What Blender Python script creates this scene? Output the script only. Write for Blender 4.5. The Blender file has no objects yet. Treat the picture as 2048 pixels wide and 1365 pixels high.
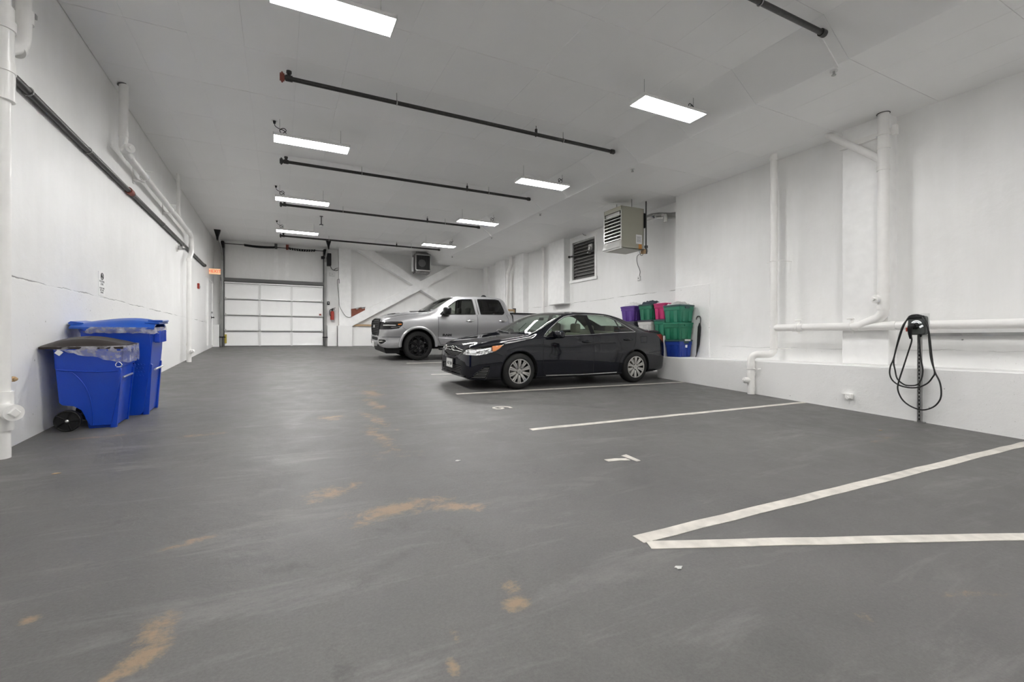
import bpy, bmesh, math, random
import numpy as np
from mathutils import Vector, Matrix
from mathutils.bvhtree import BVHTree

random.seed(7)
PI = math.pi
SC = bpy.context.scene
COL = SC.collection
H = 1.28                      # eye height above the floor under the camera; all z below are relative to eye level
G = 0.0505                    # the floor climbs towards the garage door

# ------------------------------------------------------------------ camera, world, exposure
cam_d = bpy.data.cameras.new('camera')
cam = bpy.data.objects.new('camera', cam_d)
COL.objects.link(cam)
cam.location = (0, 0, H)
cam.rotation_euler = (PI/2, 0, -math.radians(26.55))
cam_d.sensor_width = 36.0
cam_d.lens = 930.0/2048.0*36.0
cam_d.shift_y = -2.5/2048.0
cam_d.clip_start = 0.02
cam_d.clip_end = 100
SC.camera = cam
world = bpy.data.worlds.new('world')
SC.world = world
world.use_nodes = True
world.node_tree.nodes['Background'].inputs[0].default_value = (0.8, 0.85, 0.9, 1)
world.node_tree.nodes['Background'].inputs[1].default_value = 0.3
SC.view_settings.view_transform = 'Standard'
SC.view_settings.look = 'None'
SC.view_settings.gamma = 1.0
SC.view_settings.use_curve_mapping = False
SC.view_settings.exposure = 0.0
SC.cycles.max_bounces = 12
SC.cycles.diffuse_bounces = 11
SC.cycles.glossy_bounces = 6
SC.cycles.transparent_max_bounces = 12
SC.cycles.caustics_reflective = False
SC.cycles.caustics_refractive = False
SC.cycles.sample_clamp_indirect = 12
LAMP_STRENGTH = 78.0

# ------------------------------------------------------------------ materials
def newmat(name):
    m = bpy.data.materials.new(name)
    m.use_nodes = True
    return m, m.node_tree.nodes, m.node_tree.links, m.node_tree.nodes['Principled BSDF']

def mat(name, col, rough=0.5, metal=0.0, spec=0.5, coat=0.0, bump=0.0, bscale=40, var=0.0, vscale=6, emit=0.0):
    m, N, L, b = newmat(name)
    c = (*col, 1)
    b.inputs['Base Color'].default_value = c
    b.inputs['Roughness'].default_value = rough
    b.inputs['Metallic'].default_value = metal
    b.inputs['Specular IOR Level'].default_value = spec
    b.inputs['Coat Weight'].default_value = coat
    b.inputs['Coat Roughness'].default_value = 0.04
    if emit:
        b.inputs['Emission Color'].default_value = c
        b.inputs['Emission Strength'].default_value = emit
    tc = N.new('ShaderNodeTexCoord')
    if var:
        n = N.new('ShaderNodeTexNoise'); n.inputs['Scale'].default_value = vscale; n.inputs['Detail'].default_value = 5
        L.new(tc.outputs['Object'], n.inputs['Vector'])
        r = N.new('ShaderNodeMapRange'); r.inputs[1].default_value = 0.3; r.inputs[2].default_value = 0.7
        r.inputs[3].default_value = 1-var; r.inputs[4].default_value = 1+var*0.5
        L.new(n.outputs['Fac'], r.inputs[0])
        x = N.new('ShaderNodeMix'); x.data_type = 'RGBA'; x.blend_type = 'MULTIPLY'; x.inputs[0].default_value = 1
        x.inputs[6].default_value = c
        L.new(r.outputs[0], x.inputs[7]); L.new(x.outputs[2], b.inputs['Base Color'])
    if bump:
        n = N.new('ShaderNodeTexNoise'); n.inputs['Scale'].default_value = bscale; n.inputs['Detail'].default_value = 4
        L.new(tc.outputs['Object'], n.inputs['Vector'])
        bp = N.new('ShaderNodeBump'); bp.inputs['Strength'].default_value = bump; bp.inputs['Distance'].default_value = 0.02
        L.new(n.outputs['Fac'], bp.inputs['Height']); L.new(bp.outputs[0], b.inputs['Normal'])
    return m

def mathn(N, L, op, a, b=None, clamp=False):
    n = N.new('ShaderNodeMath'); n.operation = op; n.use_clamp = clamp
    for i, v in enumerate((a, b)):
        if v is None: continue
        if isinstance(v, (int, float)): n.inputs[i].default_value = v
        else: L.new(v, n.inputs[i])
    return n.outputs[0]

def noise(N, L, vec, scale, detail=4, rough=0.5, dist=0.0):
    n = N.new('ShaderNodeTexNoise'); n.inputs['Scale'].default_value = scale; n.inputs['Detail'].default_value = detail
    n.inputs['Roughness'].default_value = rough; n.inputs['Distortion'].default_value = dist
    L.new(vec, n.inputs['Vector']); return n.outputs['Fac']

def rng(N, L, v, a, b, c, d):
    r = N.new('ShaderNodeMapRange'); L.new(v, r.inputs[0])
    for i, k in enumerate((a, b, c, d)): r.inputs[i+1].default_value = k
    return r.outputs[0]

def mixc(N, L, fac, a, b, mode='MIX'):
    x = N.new('ShaderNodeMix'); x.data_type = 'RGBA'; x.blend_type = mode
    for i, v in ((0, fac), (6, a), (7, b)):
        if isinstance(v, (int, float)): x.inputs[i].default_value = v
        elif isinstance(v, tuple): x.inputs[i].default_value = (*v, 1)
        else: L.new(v, x.inputs[i])
    return x.outputs[2]

def wall_mat(name, crack_z, base=(0.905, 0.903, 0.895), axis='Y', faint=1.0):
    """painted plaster over poured concrete: crack along the pour joint, pits below it"""
    m, N, L, b = newmat(name)
    geo = N.new('ShaderNodeNewGeometry'); pos = geo.outputs['Position']
    sep = N.new('ShaderNodeSeparateXYZ'); L.new(pos, sep.inputs[0])
    big = noise(N, L, pos, 0.9, 5, 0.6)
    c0 = mixc(N, L, rng(N, L, big, 0.3, 0.7, 0, 1), tuple(k*0.93 for k in base), base)
    st = N.new('ShaderNodeMapping'); st.inputs['Scale'].default_value = (5, 5, 0.7); L.new(pos, st.inputs[0])
    streak = noise(N, L, st.outputs[0], 1.2, 5, 0.6)
    c0 = mixc(N, L, 1.0, c0, mixc(N, L, rng(N, L, streak, 0.35, 0.7, 0, 1), (0.965, 0.965, 0.96), (1, 1, 1)), 'MULTIPLY')
    # the crack
    n1 = noise(N, L, pos, 1.1, 6, 0.65)
    zz = mathn(N, L, 'ADD', sep.outputs['Z'], mathn(N, L, 'MULTIPLY', mathn(N, L, 'SUBTRACT', n1, 0.5), 0.10))
    d = mathn(N, L, 'ABSOLUTE', mathn(N, L, 'SUBTRACT', zz, crack_z + H))
    wn = noise(N, L, pos, 2.3, 2)
    wid = rng(N, L, wn, 0.4, 0.62, 0.0004, 0.007)
    line = rng(N, L, mathn(N, L, 'DIVIDE', d, wid), 0.5, 1.4, 1, 0)
    below = rng(N, L, mathn(N, L, 'SUBTRACT', zz, crack_z + H), -0.02, 0.0, 1, 0)
    vo = N.new('ShaderNodeTexVoronoi'); vo.inputs['Scale'].default_value = 5.5; L.new(pos, vo.inputs['Vector'])
    sepc = N.new('ShaderNodeSeparateColor'); L.new(vo.outputs['Color'], sepc.inputs[0])
    pit = mathn(N, L, 'MULTIPLY', rng(N, L, vo.outputs['Distance'], 0.03, 0.06, 1, 0), rng(N, L, sepc.outputs[0], 0.70, 0.82, 0, 1))
    fine = noise(N, L, pos, 34, 5, 0.7)
    n5 = noise(N, L, pos, 2.0, 3)
    peel = mathn(N, L, 'MULTIPLY', rng(N, L, fine, 0.60, 0.66, 0, 1), rng(N, L, n5, 0.46, 0.62, 0, 1.0))
    pit = mathn(N, L, 'MAXIMUM', pit, mathn(N, L, 'MULTIPLY', peel, rng(N, L, noise(N, L, pos, 60, 2), 0.5, 0.6, 0, 1)))
    pit = mathn(N, L, 'MULTIPLY', pit, below)
    c1 = mixc(N, L, mathn(N, L, 'MULTIPLY', below, 0.6), c0, tuple(k*0.95 for k in base))
    c1 = mixc(N, L, mathn(N, L, 'MULTIPLY', pit, 0.7), c1, (0.25, 0.24, 0.22))
    c1 = mixc(N, L, mathn(N, L, 'MULTIPLY', line, 0.8*faint), c1, (0.16, 0.155, 0.15))
    L.new(c1, b.inputs['Base Color'])
    b.inputs['Roughness'].default_value = 0.42
    L.new(rng(N, L, streak, 0.3, 0.7, 0.42, 0.52), b.inputs['Roughness'])
    hgt = mathn(N, L, 'ADD', mathn(N, L, 'MULTIPLY', noise(N, L, pos, 7, 4, 0.55, 0.4), 0.6), mathn(N, L, 'MULTIPLY', noise(N, L, pos, 1.6, 3), 1.0))
    hgt = mathn(N, L, 'ADD', hgt, mathn(N, L, 'MULTIPLY', mathn(N, L, 'MULTIPLY', fine, below), 0.25))
    hgt = mathn(N, L, 'SUBTRACT', hgt, mathn(N, L, 'MULTIPLY', mathn(N, L, 'MAXIMUM', pit, line), 0.5))
    bp = N.new('ShaderNodeBump'); bp.inputs['Strength'].default_value = 0.35; bp.inputs['Distance'].default_value = 0.02
    L.new(hgt, bp.inputs['Height']); L.new(bp.outputs[0], b.inputs['Normal'])
    return m

def floor_mat():
    m, N, L, b = newmat('painted concrete floor')
    geo = N.new('ShaderNodeNewGeometry'); pos = geo.outputs['Position']
    n1 = noise(N, L, pos, 0.45, 6, 0.6)
    n2 = noise(N, L, pos, 3.0, 8, 0.65, 0.3)
    n3 = noise(N, L, pos, 75, 6, 0.8)
    c = mixc(N, L, rng(N, L, n1, 0.3, 0.7, 0, 1), (0.089, 0.087, 0.085), (0.122, 0.119, 0.116))
    c = mixc(N, L, 1.0, c, mixc(N, L, rng(N, L, n2, 0.3, 0.7, 0, 1), (0.86, 0.86, 0.86), (1.12, 1.12, 1.11)), 'MULTIPLY')
    c = mixc(N, L, 1.0, c, mixc(N, L, rng(N, L, n3, 0.3, 0.7, 0, 1), (0.80, 0.80, 0.80), (1.14, 1.14, 1.14)), 'MULTIPLY')
    # brushed tyre arcs
    for cx, cy, sc, rm, am in ((3.5, 1.0, 9.0, 2.9, 0.10), (-3.5, 4.5, 8.0, 3.6, 0.10), (7.5, 5.5, 8.0, 3.0, 0.10), (2.0, 8.5, 7.0, 4.4, 0.09)):
        mp = N.new('ShaderNodeMapping'); mp.inputs['Location'].default_value = (-cx, -cy, -H); L.new(pos, mp.inputs[0])
        ln = N.new('ShaderNodeVectorMath'); ln.operation = 'LENGTH'; L.new(mp.outputs[0], ln.inputs[0])
        r = ln.outputs['Value']
        w = mathn(N, L, 'SINE', mathn(N, L, 'MULTIPLY', mathn(N, L, 'ADD', r, mathn(N, L, 'MULTIPLY', n1, 0.25)), sc*7))
        band = rng(N, L, mathn(N, L, 'ABSOLUTE', mathn(N, L, 'SUBTRACT', r, rm)), 0.05, 0.45, 1, 0)
        k = mathn(N, L, 'MULTIPLY', mathn(N, L, 'MULTIPLY', band, rng(N, L, w, 0.2, 1, 0, 1)), rng(N, L, n2, 0.42, 0.6, 0, am*2))
        c = mixc(N, L, k, c, (0.09, 0.09, 0.09))
    # scuffs: pale scrapes
    mp = N.new('ShaderNodeMapping'); mp.inputs['Scale'].default_value = (0.5, 2.6, 1); mp.inputs['Rotation'].default_value = (0, 0, 0.12); L.new(pos, mp.inputs[0])
    n4 = noise(N, L, mp.outputs[0], 1.6, 8, 0.7, 0.5)
    c = mixc(N, L, rng(N, L, n4, 0.54, 0.72, 0, 0.32), c, (0.27, 0.265, 0.255))
    n6 = noise(N, L, mp.outputs[0], 3.1, 8, 0.75, 0.8)
    c = mixc(N, L, rng(N, L, n6, 0.60, 0.74, 0, 0.45), c, (0.09, 0.09, 0.09))
    # rust / worn-through patches: (x, y, length, width, angle, strength)
    spots = [(0.72, 3.10, .30, .10, .1, .8), (0.55, 3.04, .16, .06, .5, .8), (1.10, 2.97, .17, .07, -.3, .85), (0.30, 3.56, .13, .10, .5, .8), (0.50, 3.67, .08, .06, .8, .7),
             (0.57, 6.17, .17, .13, 0, .8), (-0.80, 5.76, .13, .05, 0, .8), (-0.57, 5.78, .10, .05, 0, .7), (-0.40, 3.12, .08, .03, .2, .8), (-0.50, 3.08, .07, .025, .3, .7),
             (-0.44, 2.32, .05, .13, -.2, .8), (-0.46, 2.15, .08, .05, .9, .9), (-0.53, 2.07, .05, .03, .9, .9), (0.98, 1.98, .04, .05, 0, .8), (0.95, 1.87, .05, .05, 0, .8),
             (0.57, 1.63, .02, .04, 0, .8), (0.63, 1.77, .025, .04, 0, .7), (-1.65, 6.03, .3, .05, .1, .7), (-0.92, 2.60, .03, .03, 0, .8), (6.2, 2.85, .45, .10, .2, .45),
             (1.35, 7.85, .13, .32, .15, .8), (1.22, 6.9, .09, .5, .1, .75), (1.05, 5.9, .08, .5, .15, .7), (0.94, 5.1, .09, .45, .1, .7), (0.95, 4.35, .25, .2, 0, .45), (1.6, 8.7, .5, .12, 0, .5),
             (2.6, 10.6, .5, .12, 0, .5), (3.2, 9.6, .6, .10, .2, .45), (-.3, 18.5, 1.3, .5, 0, .45), (2.3, 1.15, .04, .05, 0, .5), (2.9, 1.05, .25, .03, -.4, .5), (0.9, 12.2, .5, .12, 0, .3)]
    acc = None
    for x, y, lx, ly, an, s in spots:
        mp = N.new('ShaderNodeMapping'); mp.vector_type = 'TEXTURE'
        mp.inputs['Location'].default_value = (x, y, H-H+G*y); mp.inputs['Rotation'].default_value = (0, 0, an); mp.inputs['Scale'].default_value = (lx*1.8, ly*1.8, 1)
        L.new(pos, mp.inputs[0])
        gr = N.new('ShaderNodeTexGradient'); gr.gradient_type = 'SPHERICAL'; L.new(mp.outputs[0], gr.inputs[0])
        v = mathn(N, L, 'MULTIPLY', mathn(N, L, 'POWER', gr.outputs['Fac'], 0.6), s)
        acc = v if acc is None else mathn(N, L, 'MAXIMUM', acc, v)
    mp = N.new('ShaderNodeMapping'); mp.inputs['Scale'].default_value = (0.9, 1.2, 1); L.new(pos, mp.inputs[0])
    n5 = noise(N, L, mp.outputs[0], 7, 10, 0.82, 0.3)
    msk = rng(N, L, mathn(N, L, 'ADD', acc, mathn(N, L, 'MULTIPLY', mathn(N, L, 'SUBTRACT', n5, 0.5), 2.4)), 0.42, 0.80, 0, 0.62)
    c = mixc(N, L, mathn(N, L, 'MULTIPLY', msk, rng(N, L, acc, 0.02, 0.15, 0, 1)), c, (0.30, 0.205, 0.115))
    # dark smudges and short cracks, same idea
    acd = None
    for x, y, lx, ly, an, s in [(-.13, 2.75, .20, .06, -.3, .8), (.02, 2.60, .16, .05, -.3, .9), (.52, 2.45, .25, .05, .5, .8), (.35, 2.30, .18, .05, .5, .7), (.20, 1.75, .05, .25, .1, .7), (.22, 1.55, .07, .10, 0, .8),
                                (.65, 2.85, .2, .12, .3, .6), (1.0, 2.4, .12, .5, .25, .5), (4.6, 4.4, .5, .25, .6, .5), (2.4, 4.9, .35, .2, .2, .5), (-.9, 3.6, .5, .1, -.9, .4), (1.9, 3.4, .5, .12, -.3, .45), (-.6, 4.8, .12, .6, .3, .4)]:
        mp = N.new('ShaderNodeMapping'); mp.vector_type = 'TEXTURE'
        mp.inputs['Location'].default_value = (x, y, G*y); mp.inputs['Rotation'].default_value = (0, 0, an); mp.inputs['Scale'].default_value = (lx*1.8, ly*1.8, 1)
        L.new(pos, mp.inputs[0])
        gr = N.new('ShaderNodeTexGradient'); gr.gradient_type = 'SPHERICAL'; L.new(mp.outputs[0], gr.inputs[0])
        v = mathn(N, L, 'MULTIPLY', gr.outputs['Fac'], s); acd = v if acd is None else mathn(N, L, 'MAXIMUM', acd, v)
    n7 = noise(N, L, pos, 14, 9, 0.8, 0.5)
    md = mathn(N, L, 'MULTIPLY', rng(N, L, mathn(N, L, 'ADD', acd, mathn(N, L, 'MULTIPLY', mathn(N, L, 'SUBTRACT', n7, 0.5), 2.6)), 0.35, 0.95, 0, 0.6), rng(N, L, acd, 0.02, 0.2, 0, 1))
    c = mixc(N, L, md, c, (0.055, 0.054, 0.052))
    # specks
    vo = N.new('ShaderNodeTexVoronoi'); vo.inputs['Scale'].default_value = 3.5; L.new(pos, vo.inputs['Vector'])
    sc_ = N.new('ShaderNodeSeparateColor'); L.new(vo.outputs['Color'], sc_.inputs[0])
    sp = mathn(N, L, 'MULTIPLY', rng(N, L, vo.outputs['Distance'], 0.018, 0.035, 1, 0), rng(N, L, sc_.outputs[0], 0.86, 0.88, 0, 1))
    c = mixc(N, L, mathn(N, L, 'MULTIPLY', sp, 0.8), c, (0.04, 0.04, 0.04))
    L.new(c, b.inputs['Base Color'])
    L.new(rng(N, L, n2, 0.3, 0.7, 0.42, 0.62), b.inputs['Roughness'])
    b.inputs['Specular IOR Level'].default_value = 0.28
    h = mathn(N, L, 'ADD', mathn(N, L, 'MULTIPLY', n2, 1.0), mathn(N, L, 'MULTIPLY', n3, 0.15))
    bp = N.new('ShaderNodeBump'); bp.inputs['Strength'].default_value = 0.32; bp.inputs['Distance'].default_value = 0.02
    L.new(h, bp.inputs['Height']); L.new(bp.outputs[0], b.inputs['Normal'])
    return m

def glass_mat(name, tint, gloss=1.0, rough=0.0, base=0.06):
    m = bpy.data.materials.new(name); m.use_nodes = True
    N, L = m.node_tree.nodes, m.node_tree.links
    N.remove(N['Principled BSDF'])
    t = N.new('ShaderNodeBsdfTransparent'); t.inputs[0].default_value = (*tint, 1)
    g = N.new('ShaderNodeBsdfGlossy'); g.inputs[0].default_value = (gloss, gloss, gloss, 1); g.inputs['Roughness'].default_value = rough
    f = N.new('ShaderNodeLayerWeight'); f.inputs[0].default_value = 0.5
    fr = mathn(N, L, 'ADD', mathn(N, L, 'MULTIPLY', mathn(N, L, 'POWER', f.outputs['Facing'], 4.0), 0.9), base)
    x = N.new('ShaderNodeMixShader'); L.new(fr, x.inputs[0]); L.new(t.outputs[0], x.inputs[1]); L.new(g.outputs[0], x.inputs[2])
    L.new(x.outputs[0], N['Material Output'].inputs[0])
    return m

def plastic_film():
    m = bpy.data.materials.new('clear plastic film'); m.use_nodes = True
    N, L = m.node_tree.nodes, m.node_tree.links
    b = N['Principled BSDF']; b.inputs['Base Color'].default_value = (0.75, 0.74, 0.80, 1); b.inputs['Roughness'].default_value = 0.15
    t = N.new('ShaderNodeBsdfTransparent'); x = N.new('ShaderNodeMixShader')
    geo = N.new('ShaderNodeNewGeometry')
    n = noise(N, L, geo.outputs['Position'], 11, 3, 0.5)
    L.new(rng(N, L, n, 0.35, 0.65, 0.12, 0.55), x.inputs[0])
    L.new(t.outputs[0], x.inputs[1]); L.new(b.outputs[0], x.inputs[2]); L.new(x.outputs[0], N['Material Output'].inputs[0])
    bp = N.new('ShaderNodeBump'); bp.inputs['Strength'].default_value = 0.8; bp.inputs['Distance'].default_value = 0.02
    L.new(noise(N, L, geo.outputs['Position'], 30, 3), bp.inputs['Height']); L.new(bp.outputs[0], b.inputs['Normal'])
    return m

M = dict(
    wall_l=wall_mat('painted concrete wall', 0.585),
    wall_r=wall_mat('painted concrete wall right', -.15, faint=0.35),
    wall_rr=wall_mat('painted concrete recess wall', 1.22),
    wall_b=wall_mat('painted back wall', 0.585),
    curb=wall_mat('painted concrete curb', 3.0, base=(0.88, 0.878, 0.87)),
    plain=mat('white paint', (0.90, 0.898, 0.89), 0.42, bump=0.15, bscale=8, var=0.05),
    tile=mat('painted ceiling board', (0.925, 0.925, 0.92), 0.55, bump=0.05, bscale=60, var=0.03, vscale=0.8),
    joint=mat('ceiling joint', (0.5, 0.5, 0.49), 0.8),
    floor=floor_mat(),
    stripe=mat('worn line paint', (0.60, 0.57, 0.52), 0.6, var=0.22, vscale=9, bump=0.2),
    pvc=mat('white painted pipe', (0.87, 0.86, 0.84), 0.3, var=0.04),
    black_pipe=mat('black steel pipe', (0.030, 0.028, 0.027), 0.35, spec=0.5, var=0.5, vscale=30),
    steel=mat('galvanised steel', (0.45, 0.45, 0.44), 0.35, metal=0.9, var=0.15),
    dsteel=mat('dark steel', (0.10, 0.10, 0.10), 0.45, metal=0.6),
    black=mat('black plastic', (0.010, 0.010, 0.011), 0.45, spec=0.25),
    rubber=mat('tyre rubber', (0.014, 0.014, 0.014), 0.7, spec=0.25, bump=0.2, bscale=80),
    housing=mat('white lamp housing', (0.75, 0.75, 0.74), 0.4),
    tube=mat('lamp tube', (1.0, 0.992, 0.98), 0.4, emit=LAMP_STRENGTH),
    tube_far=mat('far lamp tube', (1.0, 0.992, 0.98), 0.4, emit=LAMP_STRENGTH*1.9),
    lens=glass_mat('lamp cover', (0.97, 0.97, 0.97), base=0.02),
    red=mat('red paint', (0.35, 0.035, 0.02), 0.4),
    rust=mat('rusty red iron', (0.20, 0.045, 0.03), 0.6),
    gdoor=mat('garage door white', (0.95, 0.95, 0.945), 0.32, var=0.02),
    dgray=mat('dark grey rubber seal', (0.12, 0.12, 0.118), 0.6),
    bin_blue=mat('blue bin plastic', (0.002, 0.045, 0.40), 0.33, bump=0.05, bscale=120),
    bin_lid=mat('blue lid plastic', (0.004, 0.065, 0.36), 0.35),
    brown_lid=mat('dark brown lid', (0.022, 0.016, 0.014), 0.42, spec=0.3),
    film=plastic_film(),
    label=mat('white label', (0.75, 0.75, 0.75), 0.5),
    heater=mat('beige heater enamel', (0.34, 0.335, 0.275), 0.4),
    alu=mat('bright aluminium', (0.75, 0.75, 0.73), 0.28, metal=0.85),
    gal_louver=mat('galvanised louver', (0.20, 0.195, 0.19), 0.45, metal=0.5, var=0.2, vscale=12),
    orange=mat('orange sticker', (0.50, 0.22, 0.04), 0.5),
    exit_face=mat('exit sign face', (0.95, 0.62, 0.38), 0.4, emit=0.35),
    exit_text=mat('exit letters', (0.85, 0.10, 0.02), 0.4, emit=0.5),
    ink=mat('black ink', (0.02, 0.02, 0.02), 0.5),
    wood=mat('bare wood', (0.45, 0.31, 0.17), 0.6, var=0.2, vscale=14),
    brownstuff=mat('brown felt', (0.22, 0.075, 0.05), 0.9, bump=0.6, bscale=30, var=0.3),
    t_green=mat('green tote plastic', (0.012, 0.145, 0.085), 0.4),
    t_green2=mat('dark green tote plastic', (0.010, 0.13, 0.07), 0.4),
    t_lid=mat('dark teal lid', (0.02, 0.06, 0.06), 0.4),
    t_purple=mat('purple tote plastic', (0.075, 0.028, 0.20), 0.4),
    t_pink=mat('pink tote plastic', (0.37, 0.010, 0.10), 0.4),
    t_blue=mat('navy blue tote plastic', (0.007, 0.03, 0.22), 0.4),
    t_white=mat('white tote plastic', (0.55, 0.55, 0.53), 0.45),
    t_dark=mat('charcoal tote plastic', (0.035, 0.035, 0.05), 0.5),
    cloth=mat('grey cloth', (0.40, 0.40, 0.39), 0.9, bump=0.5, bscale=20, var=0.2),
    bag=mat('white plastic bag', (0.70, 0.70, 0.70), 0.35, bump=0.5, bscale=25),
    navy=mat('dark cloth', (0.02, 0.03, 0.045), 0.8, bump=0.4),
    ev=mat('charger casing', (0.055, 0.06, 0.058), 0.35),
    ev_arc=mat('silver light ring', (0.85, 0.87, 0.88), 0.3, emit=0.4),
    cable=mat('black cable', (0.010, 0.010, 0.010), 0.4),
    sedan=mat('black car paint', (0.006, 0.0065, 0.010), 0.5, spec=0.0, coat=0.9),
    silver=mat('silver car paint', (0.43, 0.43, 0.44), 0.32, metal=0.65, coat=0.8),
    chrome=mat('chrome', (0.80, 0.80, 0.80), 0.10, metal=1.0),
    alloy=mat('silver wheel', (0.55, 0.54, 0.52), 0.28, metal=0.7),
    gloss_black=mat('gloss black', (0.006, 0.006, 0.007), 0.3, spec=0.1, coat=0.45),
    well=mat('wheel well', (0.006, 0.006, 0.006), 0.9),
    disc=mat('brake steel', (0.35, 0.34, 0.33), 0.35, metal=0.9),
    cglass=glass_mat('car window glass', (0.70, 0.80, 0.72)),
    tglass=glass_mat('tinted truck glass', (0.10, 0.105, 0.10)),
    tglass_f=glass_mat('truck front glass', (0.62, 0.66, 0.62)),
    lamp_glass=glass_mat('headlamp glass', (0.95, 0.95, 0.95)),
    amber=mat('amber lens', (0.75, 0.22, 0.03), 0.25),
    taillight=mat('red tail lens', (0.20, 0.010, 0.008), 0.15, coat=0.5),
    beige=mat('beige seat cloth', (0.22, 0.20, 0.165), 0.85),
    lamp_bowl=mat('faceted lamp reflector', (0.85, 0.85, 0.85), 0.12, metal=1.0, bump=1.0, bscale=32),
    dark_disc=mat('dark brake steel', (0.09, 0.09, 0.09), 0.4, metal=0.8),
    dseat=mat('dark seat leather', (0.035, 0.033, 0.032), 0.5),
    dash=mat('grey dashboard', (0.10, 0.10, 0.10), 0.7),
    plate=mat('licence plate', (0.72, 0.72, 0.70), 0.4),
    yellow=mat('yellow tape', (0.45, 0.36, 0.05), 0.6),
)

# ------------------------------------------------------------------ mesh helpers
class MB:
    """collects shapes in scene coordinates (z relative to eye level) or, with origin given, relative to it"""
    def __init__(s, origin=(0, 0, 0)):
        s.bm = bmesh.new(); s.o = Vector(origin)
    def box(s, lo, hi, bev=0.0, seg=1, rot=None, piv=None):
        r = bmesh.ops.create_cube(s.bm, size=1)
        vs = r['verts']
        lo, hi = Vector(lo), Vector(hi)
        c = (lo+hi)/2; d = hi-lo
        for v in vs:
            v.co = Vector((v.co.x*d.x, v.co.y*d.y, v.co.z*d.z)) + c
        if bev:
            es = list({e for v in vs for e in v.link_edges})
            q = bmesh.ops.bevel(s.bm, geom=es, offset=bev, segments=seg, affect='EDGES', profile=0.5)
            vs = list({v for f in q['faces'] for v in f.verts} | {v for v in vs if v.is_valid})
        if rot is not None:
            p = Vector(piv) if piv is not None else c
            for v in vs: v.co = rot @ (v.co-p) + p
        return vs
    def cyl(s, p0, p1, r, r1=None, n=16, cap=True):
        p0, p1 = Vector(p0), Vector(p1); d = p1-p0
        if r1 is None: r1 = r
        q = bmesh.ops.create_cone(s.bm, cap_ends=cap, segments=n, radius1=r, radius2=r1, depth=d.length)
        R = d.to_track_quat('Z', 'Y').to_matrix()
        for v in q['verts']: v.co = R @ v.co + (p0+p1)/2
        return q['verts']
    def sph(s, c, r, sc=(1, 1, 1), u=14, w=8):
        q = bmesh.ops.create_uvsphere(s.bm, u_segments=u, v_segments=w, radius=r)
        for v in q['verts']: v.co = Vector((v.co.x*sc[0], v.co.y*sc[1], v.co.z*sc[2])) + Vector(c)
        return q['verts']
    def tube(s, path, r, n=8, closed=False, cap=True):
        P = [Vector(p) for p in path]; k = len(P)
        rs = r if isinstance(r, (list, tuple)) else [r]*k
        up = Vector((0, 0, 1)); rings = []
        prev = None
        for i in range(k):
            a = P[(i-1) % k] if (closed or i > 0) else P[i]
            b = P[(i+1) % k] if (closed or i < k-1) else P[i]
            t = (b-a).normalized() if (b-a).length > 1e-9 else Vector((1, 0, 0))
            if prev is None:
                x = t.cross(up) if abs(t.dot(up)) < 0.95 else t.cross(Vector((1, 0, 0)))
            else:
                x = prev - t*prev.dot(t)
            x.normalize(); prev = x; y = t.cross(x)
            rings.append([s.bm.verts.new(P[i] + (x*math.cos(2*PI*j/n) + y*math.sin(2*PI*j/n))*rs[i]) for j in range(n)])
        for i in range(k if closed else k-1):
            A, B = rings[i], rings[(i+1) % k]
            for j in range(n): s.bm.faces.new((A[j], A[(j+1) % n], B[(j+1) % n], B[j]))
        if cap and not closed:
            s.bm.faces.new(rings[0][::-1]); s.bm.faces.new(rings[-1])
    def prism(s, poly, axis, a, b, tf=None):
        """polygon in the plane across axis, run from a to b along it"""
        def P(u, v, w):
            return {'x': (w, u, v), 'y': (u, w, v), 'z': (u, v, w)}[axis]
        A = [s.bm.verts.new(P(u, v, a)) for u, v in poly]
        B = [s.bm.verts.new(P(u, v, b)) for u, v in poly]
        k = len(poly)
        fs = [s.bm.faces.new(A[::-1]), s.bm.faces.new(B)]
        for i in range(k): fs.append(s.bm.faces.new((A[i], A[(i+1) % k], B[(i+1) % k], B[i])))
        if tf:
            for v in A+B: v.co = Vector(tf(v.co))
        return A+B
    def loft(s, rings, cap=True, closed=True):
        R = [[s.bm.verts.new(p) for p in r] for r in rings]
        n = len(R[0])
        for A, B in zip(R, R[1:]):
            for j in range(n if closed else n-1): s.bm.faces.new((A[j], A[(j+1) % n], B[(j+1) % n], B[j]))
        if cap: s.bm.faces.new(R[0][::-1]); s.bm.faces.new(R[-1])
        return [v for r in R for v in r]
    def build(s, name, m, parent=None, smooth=None, world=False, fixn=True):
        bm = s.bm
        if fixn: bmesh.ops.recalc_face_normals(bm, faces=bm.faces)
        for v in bm.verts: v.co -= s.o
        me = bpy.data.meshes.new(name)
        bm.to_mesh(me); bm.free()
        me.materials.append(m if not isinstance(m, str) else M[m])
        if smooth is not None:
            me.polygons.foreach_set('use_smooth', [True]*len(me.polygons))
            me.set_sharp_from_angle(angle=math.radians(smooth))
        o = bpy.data.objects.new(name, me)
        COL.objects.link(o)
        if parent: o.parent = parent
        else: o.location = s.o + Vector((0, 0, H))
        return o

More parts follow.
